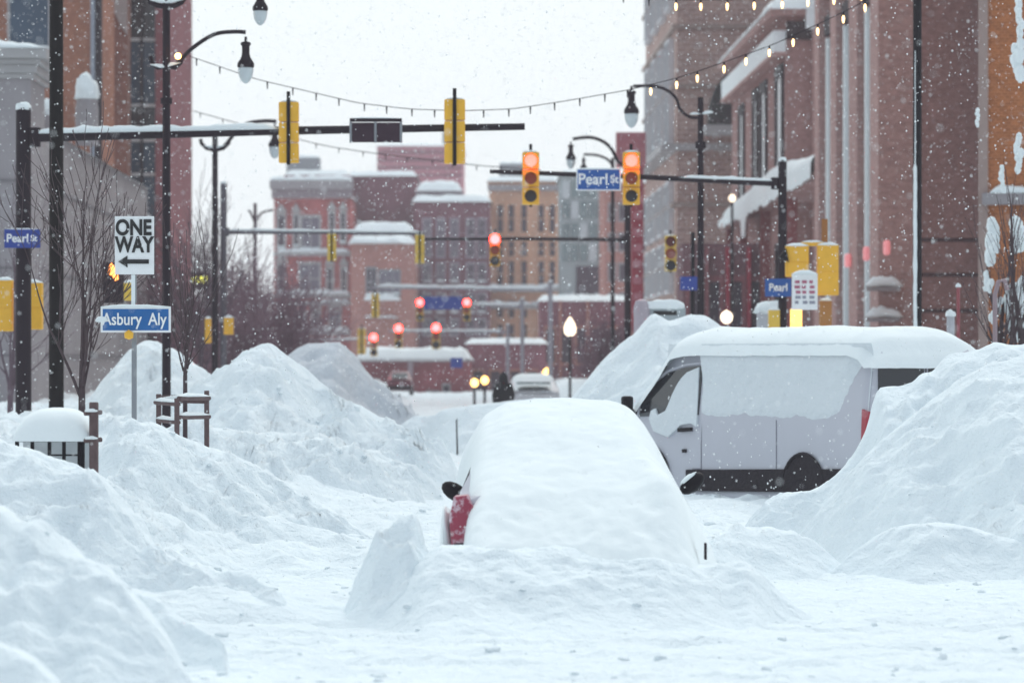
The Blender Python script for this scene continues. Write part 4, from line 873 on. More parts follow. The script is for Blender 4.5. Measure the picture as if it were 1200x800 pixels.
def roofsnow(b, x0, x1, y0, y1, z, h, seed=0, name='roof_snow'):
    nx = int(min(60, max(10, (x1-x0)/.4))); ny = int(min(60, max(8, (y1-y0)/.5)))
    XX, YY = np.meshgrid(np.linspace(x0, x1, nx), np.linspace(y0, y1, ny)); u = np.minimum((XX-x0), (x1-XX)); v = np.minimum(YY-y0, y1-YY)
    e = np.sqrt(np.clip(1-(1-np.clip(np.minimum(u, v)/(h*1.2), 0, 1))**2, 0, 1))
    return grid(name, XX, YY, z-.05+e*h*(1+.35*fbm(XX*.7, YY*.7, 3, seed)), SNOWS, b)

BR_TAN = brick('brick_tan', (.30, .235, .20), (.24, .185, .165), (.35, .30, .27), .9, stain=.12)
BR_BRN = brick('brick_brown', (.245, .16, .145), (.19, .12, .11), (.27, .20, .19), 3.2, stain=.10)
BR_BRN2 = brick('brick_brown_pilaster', (.33, .235, .215), (.28, .195, .18), (.33, .26, .24), 3.2, stain=.08)
BR_ORG = brick('brick_orange', (.30, .125, .045), (.22, .09, .035), (.36, .17, .08), 3, stain=.18)
BR_ORB = brick('brick_orange_brown', (.27, .13, .075), (.21, .10, .065), (.24, .14, .1), 3, stain=.15)
BR_MRN = brick('brick_maroon', (.21, .085, .095), (.17, .07, .08), (.2, .11, .12), 3, stain=.12)
BR_RED = brick('brick_red', (.33, .085, .075), (.26, .07, .07), (.28, .14, .14), 2.5, stain=.25)
BR_PNK = brick('brick_pink', (.30, .12, .14), (.28, .11, .14), (.33, .2, .22), 1.2, stain=.1)
BR_PUR = brick('brick_purple', (.17, .075, .095), (.13, .06, .08), (.18, .11, .13), 2, stain=.2)
BR_YEL = brick('brick_ochre', (.50, .33, .20), (.44, .28, .18), (.46, .34, .25), 2, stain=.12)
BR_CRY = brick('brick_brown_far', (.30, .15, .12), (.25, .12, .10), (.27, .18, .16), 2, stain=.15)

# --- right: tan tower
b = building('office_tower', 'tall tan stone tower with snow-lit windows on its street side', 793, 190)
wall(b, 0, 40, 0, 29, -1, 45, BR_TAN)
for k in range(13):
    z = 4+k*3.3; MB().box(-.25, 40.2, -.18, 29.2, z, z+.22).build('string_course', pmat('stone_tan_dark', (.34, .26, .23), .9), b)
for j in range(4):
    for (z0, z1) in ((6, 8.6), (9.4, 12), (14.2, 20), (22, 27)):
        y0 = 2.2+j*6.4; swin(b, y0, y0+3.4, z0, z1, frame=TRIMW, pane=GLASST, dep=.35, bars=(1, 0))
z = 2.15+ (420-150)*190/F; MB().box(-.9, 40, -.35, 29.3, 14.9-1.2, 15.3-1.2).build('ledge', STONEL, b); 
# dark curved awning / netting on the tower wall
lw = 190/F; a0 = (830-793)*lw; a1 = (858-793)*lw; zt = Z(88, 190); zb = Z(147, 190)
t = thing('window_canopy', 'dark quarter-round canopy fixed high on the tan tower', 'canopy', (X(858, 188), 188, Z(147, 188)))
V = []; n = 14
prof = [(-(a1-a0)*(1-math.sin(q)**1.0*0)*math.cos(q), (zt-zb)*math.sin(q)) for q in np.linspace(0, math.pi/2, n)]
MB().prism(prof+[(0, 0)], lambda a, zz: (a, -1.2, zz), lambda a, zz: (a, 1.2, zz)).build('hood', pmat('dark_net', (.035, .04, .038), .9, noise=(.8, 3)), t)
m = MB()
for q in np.linspace(.1, math.pi/2-.05, 7): m.tube([(0, -1.25, 0), (-(a1-a0)*math.cos(q), -1.25, (zt-zb)*math.sin(q))], .05, 5)
m.build('ribs', DARK, t); MB().box(-(a1-a0)-.2, 1.0, -1.4, 1.3, -.5, -.05).build('ledge', STONEL, t)
# --- right: brown banded building
b = building('brick_building', 'brown brick building with a sloping white snow band', 921, 150)
wall(b, 0, 30, 0, 28, -1, 17.2, BR_BRN)
wall(b, 3.5, 30, 2.0, 27, 17.2, 26, pmat('louver_brown', (.12, .075, .08), .8), 'upper_storey')
m = MB()
for k in range(22): m.box(3.2, 3.5, 2.2+k*1.15, 2.6+k*1.15, 17.2, 26)
m.build('fins', pmat('fin_brown', (.24, .17, .17), .8), b)
MB().box(-.7, 30, -.35, 28.3, 17.2, 17.55).build('cornice', BR_BRN2, b); snow_strip(b, [(-.55, -.2, 17.5), (-.55, 28, 17.5)], .5, .25, 'cornice_snow', 2)
MB().box(-.55, -.003, -.02, 28.1, 15.6, 16.55).build('snow_band', SNOWS, b); MB().box(-.6, .0, -.06, 28.12, 15.45, 15.6).build('ledge', BR_BRN2, b)
MB().box(-.0, 6.0, -.12, -.003, 16.15, 16.95).build('recess_shade', GLASSD, b)  # flat dark slab, shade of a wall recess put into its colour
MB().box(1.15, 1.4, -.2, -.003, 0, 18.2).build('pilaster', BR_BRN2, b)
roofsnow(b, -.7, 1.6, -.5, 6, 17.5, .9, 5, 'cornice_snow'); MB().box(.85, 1.4, -.45, 0, 16.6, 18.1).build('snow_slab', SNOWS, b)
for y0, y1, zt in ((1.2, 3.6, 14.7), (8.9, 11.0, 14.6), (13.4, 15.0, 14.6), (20.8, 22.8, 14.4)):
    swin(b, y0, y1, 10.2, zt, frame=DARK, pane=pmat('milk_pane', (.88, .92, .93), .6), fw=.5, dep=.12)
    swin(b, y0, y1, 3.0, 7.0, frame=DARK, pane=GLASSD, fw=.3, dep=.12)
# --- snowy canopy
D0, D1 = 131., 179.
cpx = building('street_canopy', 'long entrance canopy heaped with thick snow along the brown building', 980, D0, 'canopy', 0)
o = cpx.location.copy(); near = Vector((0, 0, Z(199, D0))); far = Vector((X(862, D1), D1, Z(262, D1)))-Vector((o[0], o[1], 0))
n = 90; m = 16; Xg = np.zeros((m, n)); Yg = Xg.copy(); Zg = Xg.copy()
for i in range(n):
    u = i/(n-1); p = near.lerp(far, u); e = math.sqrt(min(1, (1-u)*12+.02))
    hh = float(np.interp(u, [0, .12, .3, .45, .7, .9, 1], [.85, .95, 1.35, 1.5, 1.0, .85, .5]))
    for j in range(m):
        a = j/(m-1)*math.pi
        Xg[j, i] = p.x+.3-1.3*math.copysign(abs(math.cos(a))**.7, math.cos(a))*e; Yg[j, i] = p.y
        Zg[j, i] = p.z-.05+math.sin(a)**.6*hh*(1+.14*float(fbm(u*9, a*.8, 3, 97)))*e
    Zg[0, i] -= .25+.5*abs(float(perlin(u*17, 3.3)))+(1.0 if .62 < u < .68 else 0)
grid('snow', Xg, Yg, Zg, SNOWS, cpx)
q0 = near+Vector((-.7, 0, -.35)); q1 = far+Vector((-.7, 0, -.35))
MB().add([(q0.x-.1, q0.y, q0.z), (q0.x+2, q0.y, q0.z), (q0.x+2, q0.y, q0.z+.3), (q0.x-.1, q0.y, q0.z+.3), (q1.x-.1, q1.y, q1.z), (q1.x+2, q1.y, q1.z), (q1.x+2, q1.y, q1.z+.3), (q1.x-.1, q1.y, q1.z+.3)], [(0, 1, 2, 3), (4, 7, 6, 5), (0, 4, 5, 1), (1, 5, 6, 2), (2, 6, 7, 3), (3, 7, 4, 0)]).build('roof_slab', BR_BRN, cpx)
for u in (.3, .55, .8, .97):
    p = near.lerp(far, u); MB().box(p.x-.6, p.x-.1, p.y-.2, p.y+.2, 0, p.z-.35).build('column', pmat('dull_red_column', (.25, .07, .07), .8), cpx)
snow_blob(cpx, far+Vector((-.1, 0, -.2)), .8, .9, .6, 'snow_lump', 3)
# --- right: pilastered brown building
b = building('brick_building', 'large brown building with tall pilasters and narrow windows', 1056, 110)
wall(b, 0, 30, 0, 19, -1, 34, BR_BRN)
pil = BR_BRN2
yD = lambda px: 110*(1056-520)/(px-520)-110
for px0, px1 in ((1056, 1046), (1030, 1020), (1004, 997), (983, 978)):
    MB().box(-.75, -.002, yD(px0)-.0+.02, yD(px1), -1, 34.2).build('pilaster', pil, b)
MB().box(-.75, .5, -.12, -.002, -1, 34).build('corner_pier', pil, b)
for px0, px1, yt in ((1045, 1031, 8), (1019, 1005, 28), (996, 984, 44)):
    y0, y1 = yD(px0)+.15, yD(px1)-.15; D_ = 110+y0; z1 = Z(yt, D_)
    zz = z1; k = 0
    swin(b, y0+.2, y1-.9, .5, z1, frame=MULL, pane=GLASST, fw=.28, dep=.35, bars=(2, 6), snowv=0)
    MB().box(-.55, -.36, y1-.55, y1-.1, .5, z1+.2).build('snow_strip', SNOWS, b)
    MB().box(-.6, -.003, y0, y1, z1+.3, z1+1.0).build('spandrel', DARK, b)
    swin(b, y0+.2, y1-.9, z1+1.4, 33, frame=MULL, pane=GLASST, fw=.2, dep=.35, bars=(1, 3))
for zz in (Z(281, 110), Z(322, 110), Z(364, 110)): MB().box(-.0, 30, -.03, -.001, zz-.06, zz+.06).build('mortar_joint', pmat('joint_dark', (.09, .05, .055), .9), b)
for py, sd in ((336, 1), (372, 7)):
    lb = MB().box(-1.15, -.1, -.55, -.125, Z(py, 110)-.14, Z(py, 110)).build('ledge', STONE, b)
    snow_strip(lb, [(-1.2, -.35, Z(py, 110)), (-.55, -.35, Z(py, 110)+.05), (.0, -.35, Z(py, 110))], .5, .42, 'snow', sd)
for px, py, d in ((1040, 290, 108.5), (1016, 297, 113), (994, 305, 117)):  # added glowing panels imitate traffic-signal reflections in the windows
    t = thing('signal_reflection', {1040: 'nearest small pink-red panel imitating a signal reflection on the pilastered building', 1016: 'middle small pink-red panel imitating a signal reflection on the pilastered building', 994: 'farthest small pink-red panel imitating a signal reflection on the pilastered building'}[px], 'light', P(px, py, d)); MB().box(-.10, .10, 0, .4, -.24, .24).build('panel', REFLP, t, bevel=.09)
# --- right: orange building
b = building('brick_building', 'orange-brown brick building at the right edge', 1151, 88, rz=-.145)
wall(b, 0, 25, 0, 20, -1, 28, BR_ORG)
MB().box(-.1, .15, -.08, 4, -1, 28).build('corner_strip', pmat('pale_corner', (.38, .28, .25), .9), b)
for k in range(4): fwin(b, 1.3+k*3.2, 2.4+k*3.2, 7.6, 10.3, 0, TRIMW, GLASSD)
for k in range(4): fwin(b, 1.3+k*3.2, 2.4+k*3.2, 2.6, 5.2, 0, TRIMW, GLASSD)
MB().box(0, 25, -.35, -.002, 6.1, 6.4).build('ledge', STONE, b); snow_strip(b, [(0.2, -.2, 6.4), (12, -.2, 6.4)], .35, .25)

# --- left: grey stone building
b = building('stone_building', 'grey stone building with a snow-topped cornice at the left edge', 36, 86)
wall(b, -25, 0, 0, 3.0, -1, Z(92, 86), STONE)
for (dz0, dz1, pr) in ((Z(92, 86), Z(86, 86), .12), (Z(86, 86), Z(76, 86), .2), (Z(76, 86), Z(70, 86), .32), (Z(70, 86), Z(58, 86), .48)):
    MB().box(-25, pr-.02, -pr, 3.2, dz0, dz1).build('cornice', STONEL, b, bevel=.03)
snow_strip(b, [(-14, -.2, Z(58, 86)), (.35, -.2, Z(58, 86))], .7, .22, 'roof_snow', 4)
roofsnow(b, -25, .35, -.4, 3.2, Z(60, 86), .2)
for px, py, rx, h_, sd in ((57, 150, 13, 26, 1), (96, 165, 14, 80, 2)):
    D_ = 90; q = D_/F
    snb = MB().lathe([(rx*q*1.0, 0), (rx*q, h_*q*.55), (rx*q*.8, h_*q*.75), (rx*q*.5, h_*q*.92), (.02, h_*q)], (X(px, D_)-b.location[0], 4+sd, Z(py, D_)), 18).build('urn', STONE, b, True)
    snow_blob(b, (X(px, D_)-b.location[0], 4+sd, Z(py-h_*.72, D_)), rx*q*1.05, rx*q, h_*q*.34 if sd == 2 else .4, 'urn_snow', sd)
wall(b, -4, -.02, 3.0, 34, -1, 8.15, STONE, 'wing'); roofsnow(b, -4, .1, 7, 34, 8.15, .22, 6)
for z in (2.2, 4.4, 6.6): MB().box(-.02, .02, 3.1, 34, z, z+.08).build('joint', pmat('stone_joint', (.22, .2, .21), .9), b)
for z in (2.2, 4.4, 6.6): MB().box(-25, .03, -.04, -.002, z, z+.07).build('joint', pmat('stone_joint', (.22, .2, .21), .9), b)
# --- left: orange-brown brick
b = building('brick_building', 'orange-brown brick building with a blue window, top left', 120, 140)
wall(b, -40, 0, 0, 5, -1, 40, BR_ORB)
q = 140/F
def LXp(px): return X(px, 140)-b.location[0]
fwin(b, LXp(12), LXp(57), Z(58, 140), Z(-60, 140), 0, STONEL, GLASSB, fw=.1)
MB().box(LXp(107), LXp(113), -.3, -.002, 0, 40).build('downpipe', pmat('blue_grey_pipe', (.42, .45, .52), .6), b)
for px in (30, 75): fwin(b, LXp(px)-.5, LXp(px)+.5, 4, 9, 0, STONEL, GLASSB)
MB().box(LXp(113), LXp(120), -.6, -.002, 0, 40).build('pier', DARK, b)
b = building('brick_building', 'narrow dark brown brick front beside the glass bay', 149, 148)
wall(b, -1.15, 0, 0, 1.8, -1, 40, brick('brick_dark_brown', (.20, .115, .085), (.16, .09, .07), (.19, .13, .11), 3))
MB().prism([(-1.0, Z(-20, 148)), (0, Z(-20, 148)), (0, Z(42, 148)), (-.3, Z(30, 148)), (-.7, Z(5, 148))], lambda a, z: (a, -.1, z), lambda a, z: (a, -.002, z)).build('stone_panel', STONEL, b)
# --- left: glass bay + maroon slab
b = building('glass_front_building', 'reddish building with a dark glass bay on its left', 193.5, 150)
lx2 = lambda px: X(px, 150)-b.location[0]
wall(b, lx2(182), 0, 0, 16, -1, 42, BR_MRN); wall(b, lx2(149), lx2(182), .5, 16, -1, 42, DARK, 'bay')
ys2 = [-8, 47, 124, 150, 165, 205, 262, 310, 360, 410]
for y0, y1 in zip(ys2, ys2[1:]):
    MB().box(lx2(150), lx2(182.5), .35, .48, Z(y1, 150)+.12, Z(y0, 150)-.02).build('glass_panel', GLASSB if y0 in (47, 165, 205) else GLASSD, b)
    MB().box(lx2(149), lx2(183.5), .1, .34, Z(y1, 150)-.04, Z(y1, 150)+.09).build('transom', MULL, b)
for px in (149, 183.3, 166): MB().box(lx2(px)-.05, lx2(px)+.05, .05, .3, 0, 42).build('mullion', MULL if px != 166 else DARK, b)
snow_strip(b, [(lx2(133), 0, Z(257, 150)), (lx2(180), 0, Z(257, 150))], .6, .3, 'ledge_snow', 3)

# --- far buildings, end of the street
def far(name, label, px0, px1, py, D, mat, depth=20, snow=.5, base=-2):
    b = building(name, label, px0, D, rz=0); w = (px1-px0)*D/F
    wall(b, 0, w, 0, depth, base, Z(py, D), mat)
    if snow: roofsnow(b, -.2, w+.2, -.3, depth, Z(py, D), snow, int(px0))
    return b, (lambda px: (px-px0)*D/F), (lambda y: Z(y, D))
GD2 = pmat('window_far', (.07, .05, .07), .5, spec=.3); GDG = pmat('window_far_grey', (.17, .15, .19), .5, spec=.3)
b, L, H = far('brick_building', 'red brick building with grey cornice and tall windows', 321, 412, 232, 300, BR_RED, snow=.5)
MB().box(L(317), L(414), -1.2, -.003, H(222), H(212)).build('cornice', STONE, b); MB().box(L(319), L(413), -.8, -.003, H(232), H(222)).build('cornice', pmat('stone_mauve', (.27, .22, .24), .9), b)
wall(b, L(330), L(408), 3, 18, H(215), H(203), BR_PUR, 'attic'); roofsnow(b, L(330), L(408), 3, 18, H(203), .5, 8)
snow_strip(b, [(L(317), -.7, H(212)), (L(414), -.7, H(212))], 1.2, .5, 'cornice_snow', 5)
for x0, x1, y0, y1 in ((326, 333, 253, 290), (345, 349, 253, 288), (354, 374, 255, 292), (387, 391, 250, 284), (400, 404, 250, 284), (326, 333, 310, 342), (384, 389, 315, 343), (401, 405, 315, 343), (327, 334, 366, 388), (345, 357, 366, 388), (366, 374, 366, 388), (387, 398, 366, 388), (352, 374, 310, 343)):
    fwin(b, L(x0), L(x1), H(y1), H(y0), 0, STONEL, GD2 if x1-x0 < 10 else GDG, fw=.18, bars=(1 if x1-x0 > 9 else 0, 1))
    if x1-x0 < 12: MB().prism([(L(x0)-.3, H(y0)+.3), (L((x0+x1)/2), H(y0)+1.1), (L(x1)+.3, H(y0)+.3)], lambda a, z: (a, -.3, z), lambda a, z: (a, -.003, z)).build('pediment', STONEL, b)
for y, hh in ((300, .4), (349, .5), (358, .3), (393, .6)): MB().box(0, L(412), -.5, -.003, H(y), H(y)+.35).build('string_course', STONEL, b); snow_strip(b, [(L(325 if y != 358 else 375), -.3, H(y)+.35), (L(410), -.3, H(y)+.35)], .8, hh, 'ledge_snow', y)
b, L, H = far('brick_building', 'dark purple-brown blank wall rising behind the red brick building', 409, 487, 206, 310, BR_PUR, snow=.5)
b, L, H = far('brick_building', 'low orange-brown building with two bands of snow', 411, 485, 285, 290, BR_CRY, 14, .7)
wall(b, L(411), L(484), 3, 14, H(285), H(270), BR_PUR, 'parapet'); roofsnow(b, L(411), L(484), 2.5, 12, H(270), .9, 5)
snow_strip(b, [(L(411), -.4, H(285)), (L(473), -.4, H(285))], 1.2, .7, 'ledge_snow', 8)
fwin(b, L(430), L(440), H(345), H(315), 0, GREYM, GD2, bars=(1, 1)); fwin(b, L(445), L(468), H(345), H(318), 0, GREYM, GDG, bars=(2, 1)); snow_strip(b, [(L(427), -.4, H(352)), (L(470), -.4, H(352))], 1, .7, 'ledge_snow', 2); snow_strip(b, [(L(427), -.4, H(372)), (L(466), -.4, H(372))], .8, .2, 'ledge_snow', 4)
b, L, H = far('tall_building', 'pinkish tall block rising behind the far rooftops', 442, 542, 171, 420, BR_PNK, 20, .3)
for k in range(4): MB().box(0, L(542), -.15, -.003, H(180+k*9), H(180+k*9)+.3).build('string_course', BR_PUR, b)
b, L, H = far('brick_building', 'purple-red building with pale framed window rows', 485, 574, 236, 305, BR_PUR, 18, .6)
wall(b, L(487), L(541), 2, 15, H(236), H(222), pmat('mauve_wall', (.33, .27, .3), .9), 'attic'); roofsnow(b, L(486), L(542), 1.6, 14, H(222), .9, 3)
for r_i, (y0, y1) in enumerate(((258, 276), (310, 330), (282, 300), (345, 366), (375, 392))):
    for px in (497, 513, 529, 548, 561): fwin(b, L(px), L(px+7), H(y1), H(y0), 0, pmat('mauve_frame', (.36, .3, .35), .8), GD2 if px > 540 else GDG, fw=.16, bars=(1, 1), sill=r_i in (1, 3))
b, L, H = far('brick_building', 'warm ochre building with rows of tall windows', 573, 656, 212, 315, BR_YEL, 18, .5)
MB().box(L(572), L(658), -.7, -.003, H(224), H(217)).build('cornice', STONE, b)
for y0, y1 in ((240, 272), (283, 300), (306, 336), (352, 372), (380, 405)):
    for px in (583, 596, 611, 631, 644): fwin(b, L(px), L(px+6.5), H(y1), H(y0), 0, BR_YEL, GD2, fw=.14, bars=(0, 1), sill=False)
for y in (342, 362): MB().box(L(572), L(657), -.6, -.003, H(y), H(y)+.4).build('string_course', STONEL, b); snow_strip(b, [(L(572), -.4, H(y)+.4), (L(656), -.4, H(y)+.4)], .9, .4, 'ledge_snow', y)
b, L, H = far('glass_building', 'pale teal glass-fronted building behind the Pearl St sign', 657, 712, 205, 290, pmat('teal_frame', (.36, .42, .43), .7), 16, .5)
for i in range(5):
    for j, (y0, y1) in enumerate(((212, 232), (236, 256), (262, 280), (286, 306))): MB().box(L(659+i*10.4), L(667.5+i*10.4), -.1, -.003, H(y1), H(y0)).build('window', GLASST if (i*3+j) % 4 else pmat('milk_glass', (.55, .6, .62), .4), b)
MB().box(L(675), L(711), -.12, -.003, H(350), H(312)).build('shopfront', GD2, b); snow_strip(b, [(L(655), -.4, H(350)), (L(705), -.4, H(350))], 1, .5, 'ledge_snow', 2)
b, L, H = far('brick_building', 'brown-red building right of the teal glass front', 708, 765, 214, 270, BR_CRY, 16, .4)
for y0 in (240, 275, 310, 345): 
    for px in (714, 726, 741, 752): fwin(b, L(px), L(px+6), H(y0+18), H(y0), 0, STONE, GD2, fw=.12, sill=False)
b, L, H = far('brick_building', 'low dark red storefront block left of the acorn lamp', 632, 735, 352, 235, BR_PUR, 10, .4)
for px in (640, 658, 676, 694, 712): fwin(b, L(px), L(px+10), H(425), H(385), 0, BR_CRY, GD2, fw=.15, sill=False)
for px in (655, 687): MB().box(L(px), L(px+3), -.3, -.003, 0, H(352)).build('pier', BR_CRY, b)
b, L, H = far('low_building', 'low red building with a flat snow-covered roof', 418, 551, 420, 215, brick('brick_red_low', (.22, .07, .08), (.18, .06, .07), (.2, .1, .11), 3), 10, 0)
roofsnow(b, L(416), L(553), -.8, 9, H(421), .72, 4); MB().box(L(417), L(552), -.75, -.003, H(424), H(420)).build('eave', STONE, b)
MB().box(L(478), L(484), -.15, -.003, 0, H(424)).build('pier', pmat('pale_pier', (.45, .36, .4)), b)
fwin(b, L(457), L(474), H(465), H(440), 0, STONE, GD2, sill=False); fwin(b, L(502), L(513), H(470), H(460), 0, STONE, GDG, sill=False); fwin(b, L(520), L(526), H(475), H(452), 0, STONE, GD2, sill=False)
b, L, H = far('low_building', 'low maroon shop row behind the person', 548, 640, 402, 225, brick('brick_maroon_low', (.20, .09, .11), (.16, .07, .09), (.2, .12, .14), 3), 8, .35)
for px in (555, 575, 598, 618): fwin(b, L(px), L(px+11), H(470), H(435), 0, BR_CRY, GD2, sill=False)
# far left behind the trees
b, L, H = far('brick_building', 'low dark building behind the bare trees at left', 150, 322, 405, 240, BR_PUR, 10, .4)
b, L, H = far('brick_building', 'reddish low house between the lamp posts at left', 222, 262, 362, 170, BR_MRN, 8, .4)
for px, py, D_, w_, h_, lb in ((352, 203, 303, 3.0, 1.6, 'small rooftop box above the red brick attic'), (600, 212, 318, 2.4, 1.8, 'small rooftop box on the ochre building'), (528, 171, 424, 2.2, 2.0, 'small rooftop box on the tall pinkish block')):
    t = thing('rooftop_unit', lb, 'rooftop unit', (X(px, D_), D_+4, Z(py, D_))); MB().box(-w_/2, w_/2, 0, 2, -.2, h_).build('casing', GREYM, t, bevel=.05); snow_strip(t, [(-w_/2, 1, h_), (w_/2, 1, h_)], 2, .4)
# base fill right: shopfronts
b, L, H = far('shopfront_row', 'dim shopfronts under the canopy beyond the right mast', 800, 905, 285, 158, brick('brick_dim', (.15, .085, .095), (.12, .07, .08), (.16, .11, .12), 3), 6, .0)
for px in (808, 830, 856, 880): fwin(b, L(px), L(px+13), H(392), H(330), 0, BR_MRN, GD2, fw=.2, sill=False)
for px in (826, 850, 875): MB().box(L(px), L(px+4), -.5, -.003, 0, H(290)).build('pier', REDP if px != 826 else BR_MRN, b)
# red vertical sign with square head
t = thing('vertical_sign', 'tall red vertical sign with a wide square head', 'sign', (X(745, 170), 170, 0)); q = 170/F; lx = lambda px: X(px, 170)-X(745, 170)
MB().box(lx(722), lx(757), 0, .6, Z(196, 170), Z(155, 170)).build('head_panel', REDS, t, bevel=.03); MB().box(lx(740), lx(754), .05, .55, Z(388, 170), Z(196.3, 170)).build('column', REDP, t)
r_ = random.Random(5)
for k in range(9): y = 210+k*19; MB().box(lx(742), lx(752), -.02, .04, Z(y+9, 170), Z(y, 170)).build('mark', pmat('red_mark', (.55, .2, .24)), t)
t = thing('service_box', 'pale round-topped box on the snow pile behind the van', 'utility box', P(752, 360, 66)); MB().lathe([(.14, -1.2), (.16, 0), (.12, .12), (.02, .16)], n=14).build('box', pmat('pale_mauve', (.42, .36, .4)), t, True)
t = thing('snowy_sign', 'grey snow-topped plate sticking above the snow pile', 'sign', P(778, 368, 66)); MB().box(-.42, .42, 0, .06, -.5, .12).build('plate', pmat('plate_grey', (.38, .42, .44)), t); MB().box(-.2, .25, -.01, -.002, -.02, .06).build('bar', SIGNK, t); snow_blob(t, (0, 0, .12), .42, .1, .16, 'snow', 4)

# ------------------------------------------------------------------ loose lumps of snow fallen from the piles
bpy.context.view_layer.update()
surf = [o for o in C.objects if o.type == 'MESH' and o.name.split('.')[0] in ('snow_bank', 'snow_drift', 'snow_ground')]
R = random.Random(99); V = []; Fc = []
ico = bmesh.new(); bmesh.ops.create_icosphere(ico, subdivisions=2, radius=1); iv = [v.co.copy() for v in ico.verts]; jf = [tuple(v.index for v in f.verts) for f in ico.faces]; ico.free()
for k in range(800):
    y = 22+R.random()**1.3*44; u = R.random()
    px = R.choice((R.uniform(-40, 330), R.uniform(200, 520), R.uniform(380, 920), R.uniform(820, 1240), R.uniform(120, 420)))
    x = X(px, y); best = None
    for o in surf:
        bb = o.bound_box
        if not (bb[0][0] <= x <= bb[6][0] and bb[0][1] <= y <= bb[6][1]): continue
        h, loc, nor, _ = o.ray_cast(Vector((x, y, 6)), Vector((0, 0, -1)))
        if h and (best is None or loc.z > best[0].z): best = (loc, nor)
    if not best or best[0].z > 2.2: continue
    if abs(x-CX) < 1.5 and 27.6 < y < 34: continue
    sz = R.choice((.010, .015, .015, .022, .034))*R.uniform(.7, 1.5)*(1 if y < 40 else 1.4); sx, sy, sz2 = sz*R.uniform(.8, 1.5), sz*R.uniform(.8, 1.4), sz*R.uniform(.5, .9)
    n0 = len(V); q = R.random()*9
    for v in iv:
        f = 1+.55*float(_perm[int((v.x*3+v.y*5+v.z*7+q)*4) & 255])/255-.25
        V.append((best[0].x+v.x*sx*f, best[0].y+v.y*sy*f, best[0].z+v.z*sz2*f-sz2*.10))
    Fc += [tuple(i+n0 for i in f) for f in jf]
o = link('snow_chunks', V, Fc, SNOW, None, True); tag(o, 'loose lumps and crumbs of snow scattered over the banks and the lane', kind='stuff')

# ------------------------------------------------------------------ falling snow (real flakes)
N = 38000; y = 13+(rng.rand(N)**.75)*115; xx = (rng.rand(N)*2-1)*(y*.165+1.0); zz = CZ-y*.10-.3+rng.rand(N)*(y*.215+.6)
ok = zz > G(xx, y)+.1; xx, y, zz = xx[ok], y[ok], zz[ok]; N = len(y)
r = (.0037+.0042*rng.rand(N)**2)*(.7+y/60.)
base = np.array([(1, 0, 0), (-1, 0, 0), (0, 1, 0), (0, -1, 0), (0, 0, 1.25), (0, 0, -1.25)], float)
V = (np.stack([xx, y, zz], 1)[:, None, :]+base[None]*(r[:, None, None]*(1+.4*(rng.rand(N, 6, 1)-.5)))).reshape(-1, 3)
fb = np.array([(0, 2, 4), (2, 1, 4), (1, 3, 4), (3, 0, 4), (2, 0, 5), (1, 2, 5), (3, 1, 5), (0, 3, 5)])
Fq = (np.arange(N)[:, None, None]*6+fb[None]).reshape(-1, 3)
me = bpy.data.meshes.new('falling_snow'); me.vertices.add(len(V)); me.vertices.foreach_set('co', V.ravel()); me.loops.add(Fq.size); me.loops.foreach_set('vertex_index', Fq.ravel()); me.polygons.add(len(Fq)); me.polygons.foreach_set('loop_start', np.arange(len(Fq))*3); me.update(calc_edges=True); me.validate()
me.materials.append(pmat('flake', (.93, .95, .96), .8)); o = bpy.data.objects.new('falling_snow', me); C.objects.link(o); tag(o, 'falling snowflakes in the air', kind='stuff')

# ------------------------------------------------------------------ haze
HAZE = .00050
if HAZE:
    o = MB().box(-330, 330, -12, 980, -4, 70).build('haze', None, None) if False else None
    mb = MB().box(-330, 330, -12, 980, -4, 70); me = bpy.data.meshes.new('haze'); me.from_pydata(mb.v, [], mb.f); me.update()
    hm = bpy.data.materials.new('haze_air'); hm.use_nodes = True; N_, L_ = nt(hm); N_.remove(N_['Principled BSDF'])
    pv = N_.new('ShaderNodeVolumePrincipled'); pv.inputs['Color'].default_value = (.98, .90, .95, 1); pv.inputs['Density'].default_value = HAZE; pv.inputs['Anisotropy'].default_value = .2
    L_.new(pv.outputs[0], N_['Material Output'].inputs['Volume']); me.materials.append(hm)
    o = bpy.data.objects.new('haze', me); C.objects.link(o); tag(o, 'snowy haze in the air', kind='stuff')

# ------------------------------------------------------------------ sky + sun
w = bpy.data.worlds.new('World'); S.world = w; w.use_nodes = True; N_, L_ = w.node_tree.nodes, w.node_tree.links
bg = N_['Background']; sky = N_.new('ShaderNodeTexSky'); sky.sky_type = 'NISHITA'; sky.sun_disc = False
EL, AZ = 48, 18
sky.sun_elevation = math.radians(EL); sky.sun_rotation = math.radians(AZ); sky.dust_density = 4
tc = N_.new('ShaderNodeTexCoord'); sp = N_.new('ShaderNodeSeparateXYZ'); L_.new(tc.outputs['Generated'], sp.inputs[0])
mr = N_.new('ShaderNodeMapRange'); mr.inputs['From Min'].default_value = 0.05; mr.inputs['From Max'].default_value = 1
L_.new(sp.outputs['Z'], mr.inputs['Value'])
cl = N_.new('ShaderNodeMix'); cl.data_type = 'RGBA'; cl.inputs['A'].default_value = (6.7, 7.35, 7.4, 1); cl.inputs['B'].default_value = (10.0, 11.2, 11.5, 1); L_.new(mr.outputs[0], cl.inputs['Factor'])
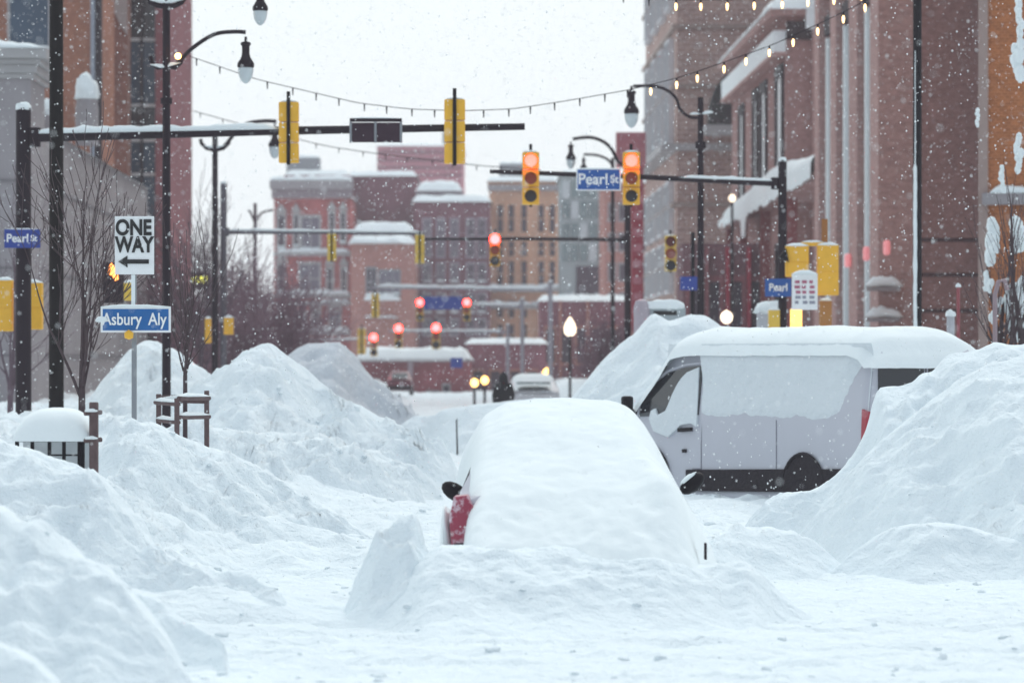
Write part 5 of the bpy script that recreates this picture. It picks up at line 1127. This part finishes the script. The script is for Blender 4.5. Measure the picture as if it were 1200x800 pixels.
# unseen sky behind the camera made darker and bluer to shade camera-facing slopes
my = N_.new('ShaderNodeMapRange'); my.inputs['From Min'].default_value = -.9; my.inputs['From Max'].default_value = .75; my.inputs['To Min'].default_value = 0; my.inputs['To Max'].default_value = 1.0; my.interpolation_type = 'SMOOTHSTEP'
L_.new(sp.outputs['Y'], my.inputs['Value']); cm = N_.new('ShaderNodeMix'); cm.data_type = 'RGBA'; cm.blend_type = 'MULTIPLY'; cm.inputs['Factor'].default_value = 1
L_.new(cl.outputs['Result'], cm.inputs['A']); tn = N_.new('ShaderNodeMix'); tn.data_type = 'RGBA'; tn.inputs['A'].default_value = (.46, .485, .545, 1); tn.inputs['B'].default_value = (1, 1, 1, 1); L_.new(my.outputs[0], tn.inputs['Factor']); L_.new(tn.outputs['Result'], cm.inputs['B']); cl = cm
mx = N_.new('ShaderNodeMix'); mx.data_type = 'RGBA'; mx.inputs['Factor'].default_value = .93
L_.new(sky.outputs[0], mx.inputs['A']); L_.new(cl.outputs['Result'], mx.inputs['B']); L_.new(mx.outputs['Result'], bg.inputs['Color']); bg.inputs['Strength'].default_value = .1
sn = bpy.data.lights.new('sun', 'SUN'); sn.energy = .6; sn.angle = math.radians(25); sn.color = (1, .97, .93)
so = bpy.data.objects.new('sun', sn); C.objects.link(so)
az = math.radians(AZ); d = Vector((math.sin(az)*math.cos(math.radians(EL)), math.cos(az)*math.cos(math.radians(EL)), math.sin(math.radians(EL))))
so.rotation_euler = d.to_track_quat('Z', 'Y').to_euler()

# ------------------------------------------------------------------ camera
cam = bpy.data.cameras.new('camera'); co = bpy.data.objects.new('camera', cam); C.objects.link(co); S.camera = co
co.location = (0, 0, CZ); co.rotation_euler = (math.pi/2, 0, 0); cam.sensor_width = 36; cam.lens = 36*F/1200
cam.shift_y = 20/1200; cam.clip_start = .5; cam.clip_end = 3000
cam.dof.use_dof = True; cam.dof.focus_distance = 38; cam.dof.aperture_fstop = 2.1
S.view_settings.view_transform = 'Standard'; S.view_settings.look = 'None'; S.view_settings.exposure = .50; S.view_settings.gamma = 1
S.cycles.use_denoising = True
S.cycles.max_bounces = 8; S.cycles.volume_bounces = 1; S.cycles.transparent_max_bounces = 8
bpy.context.view_layer.update()
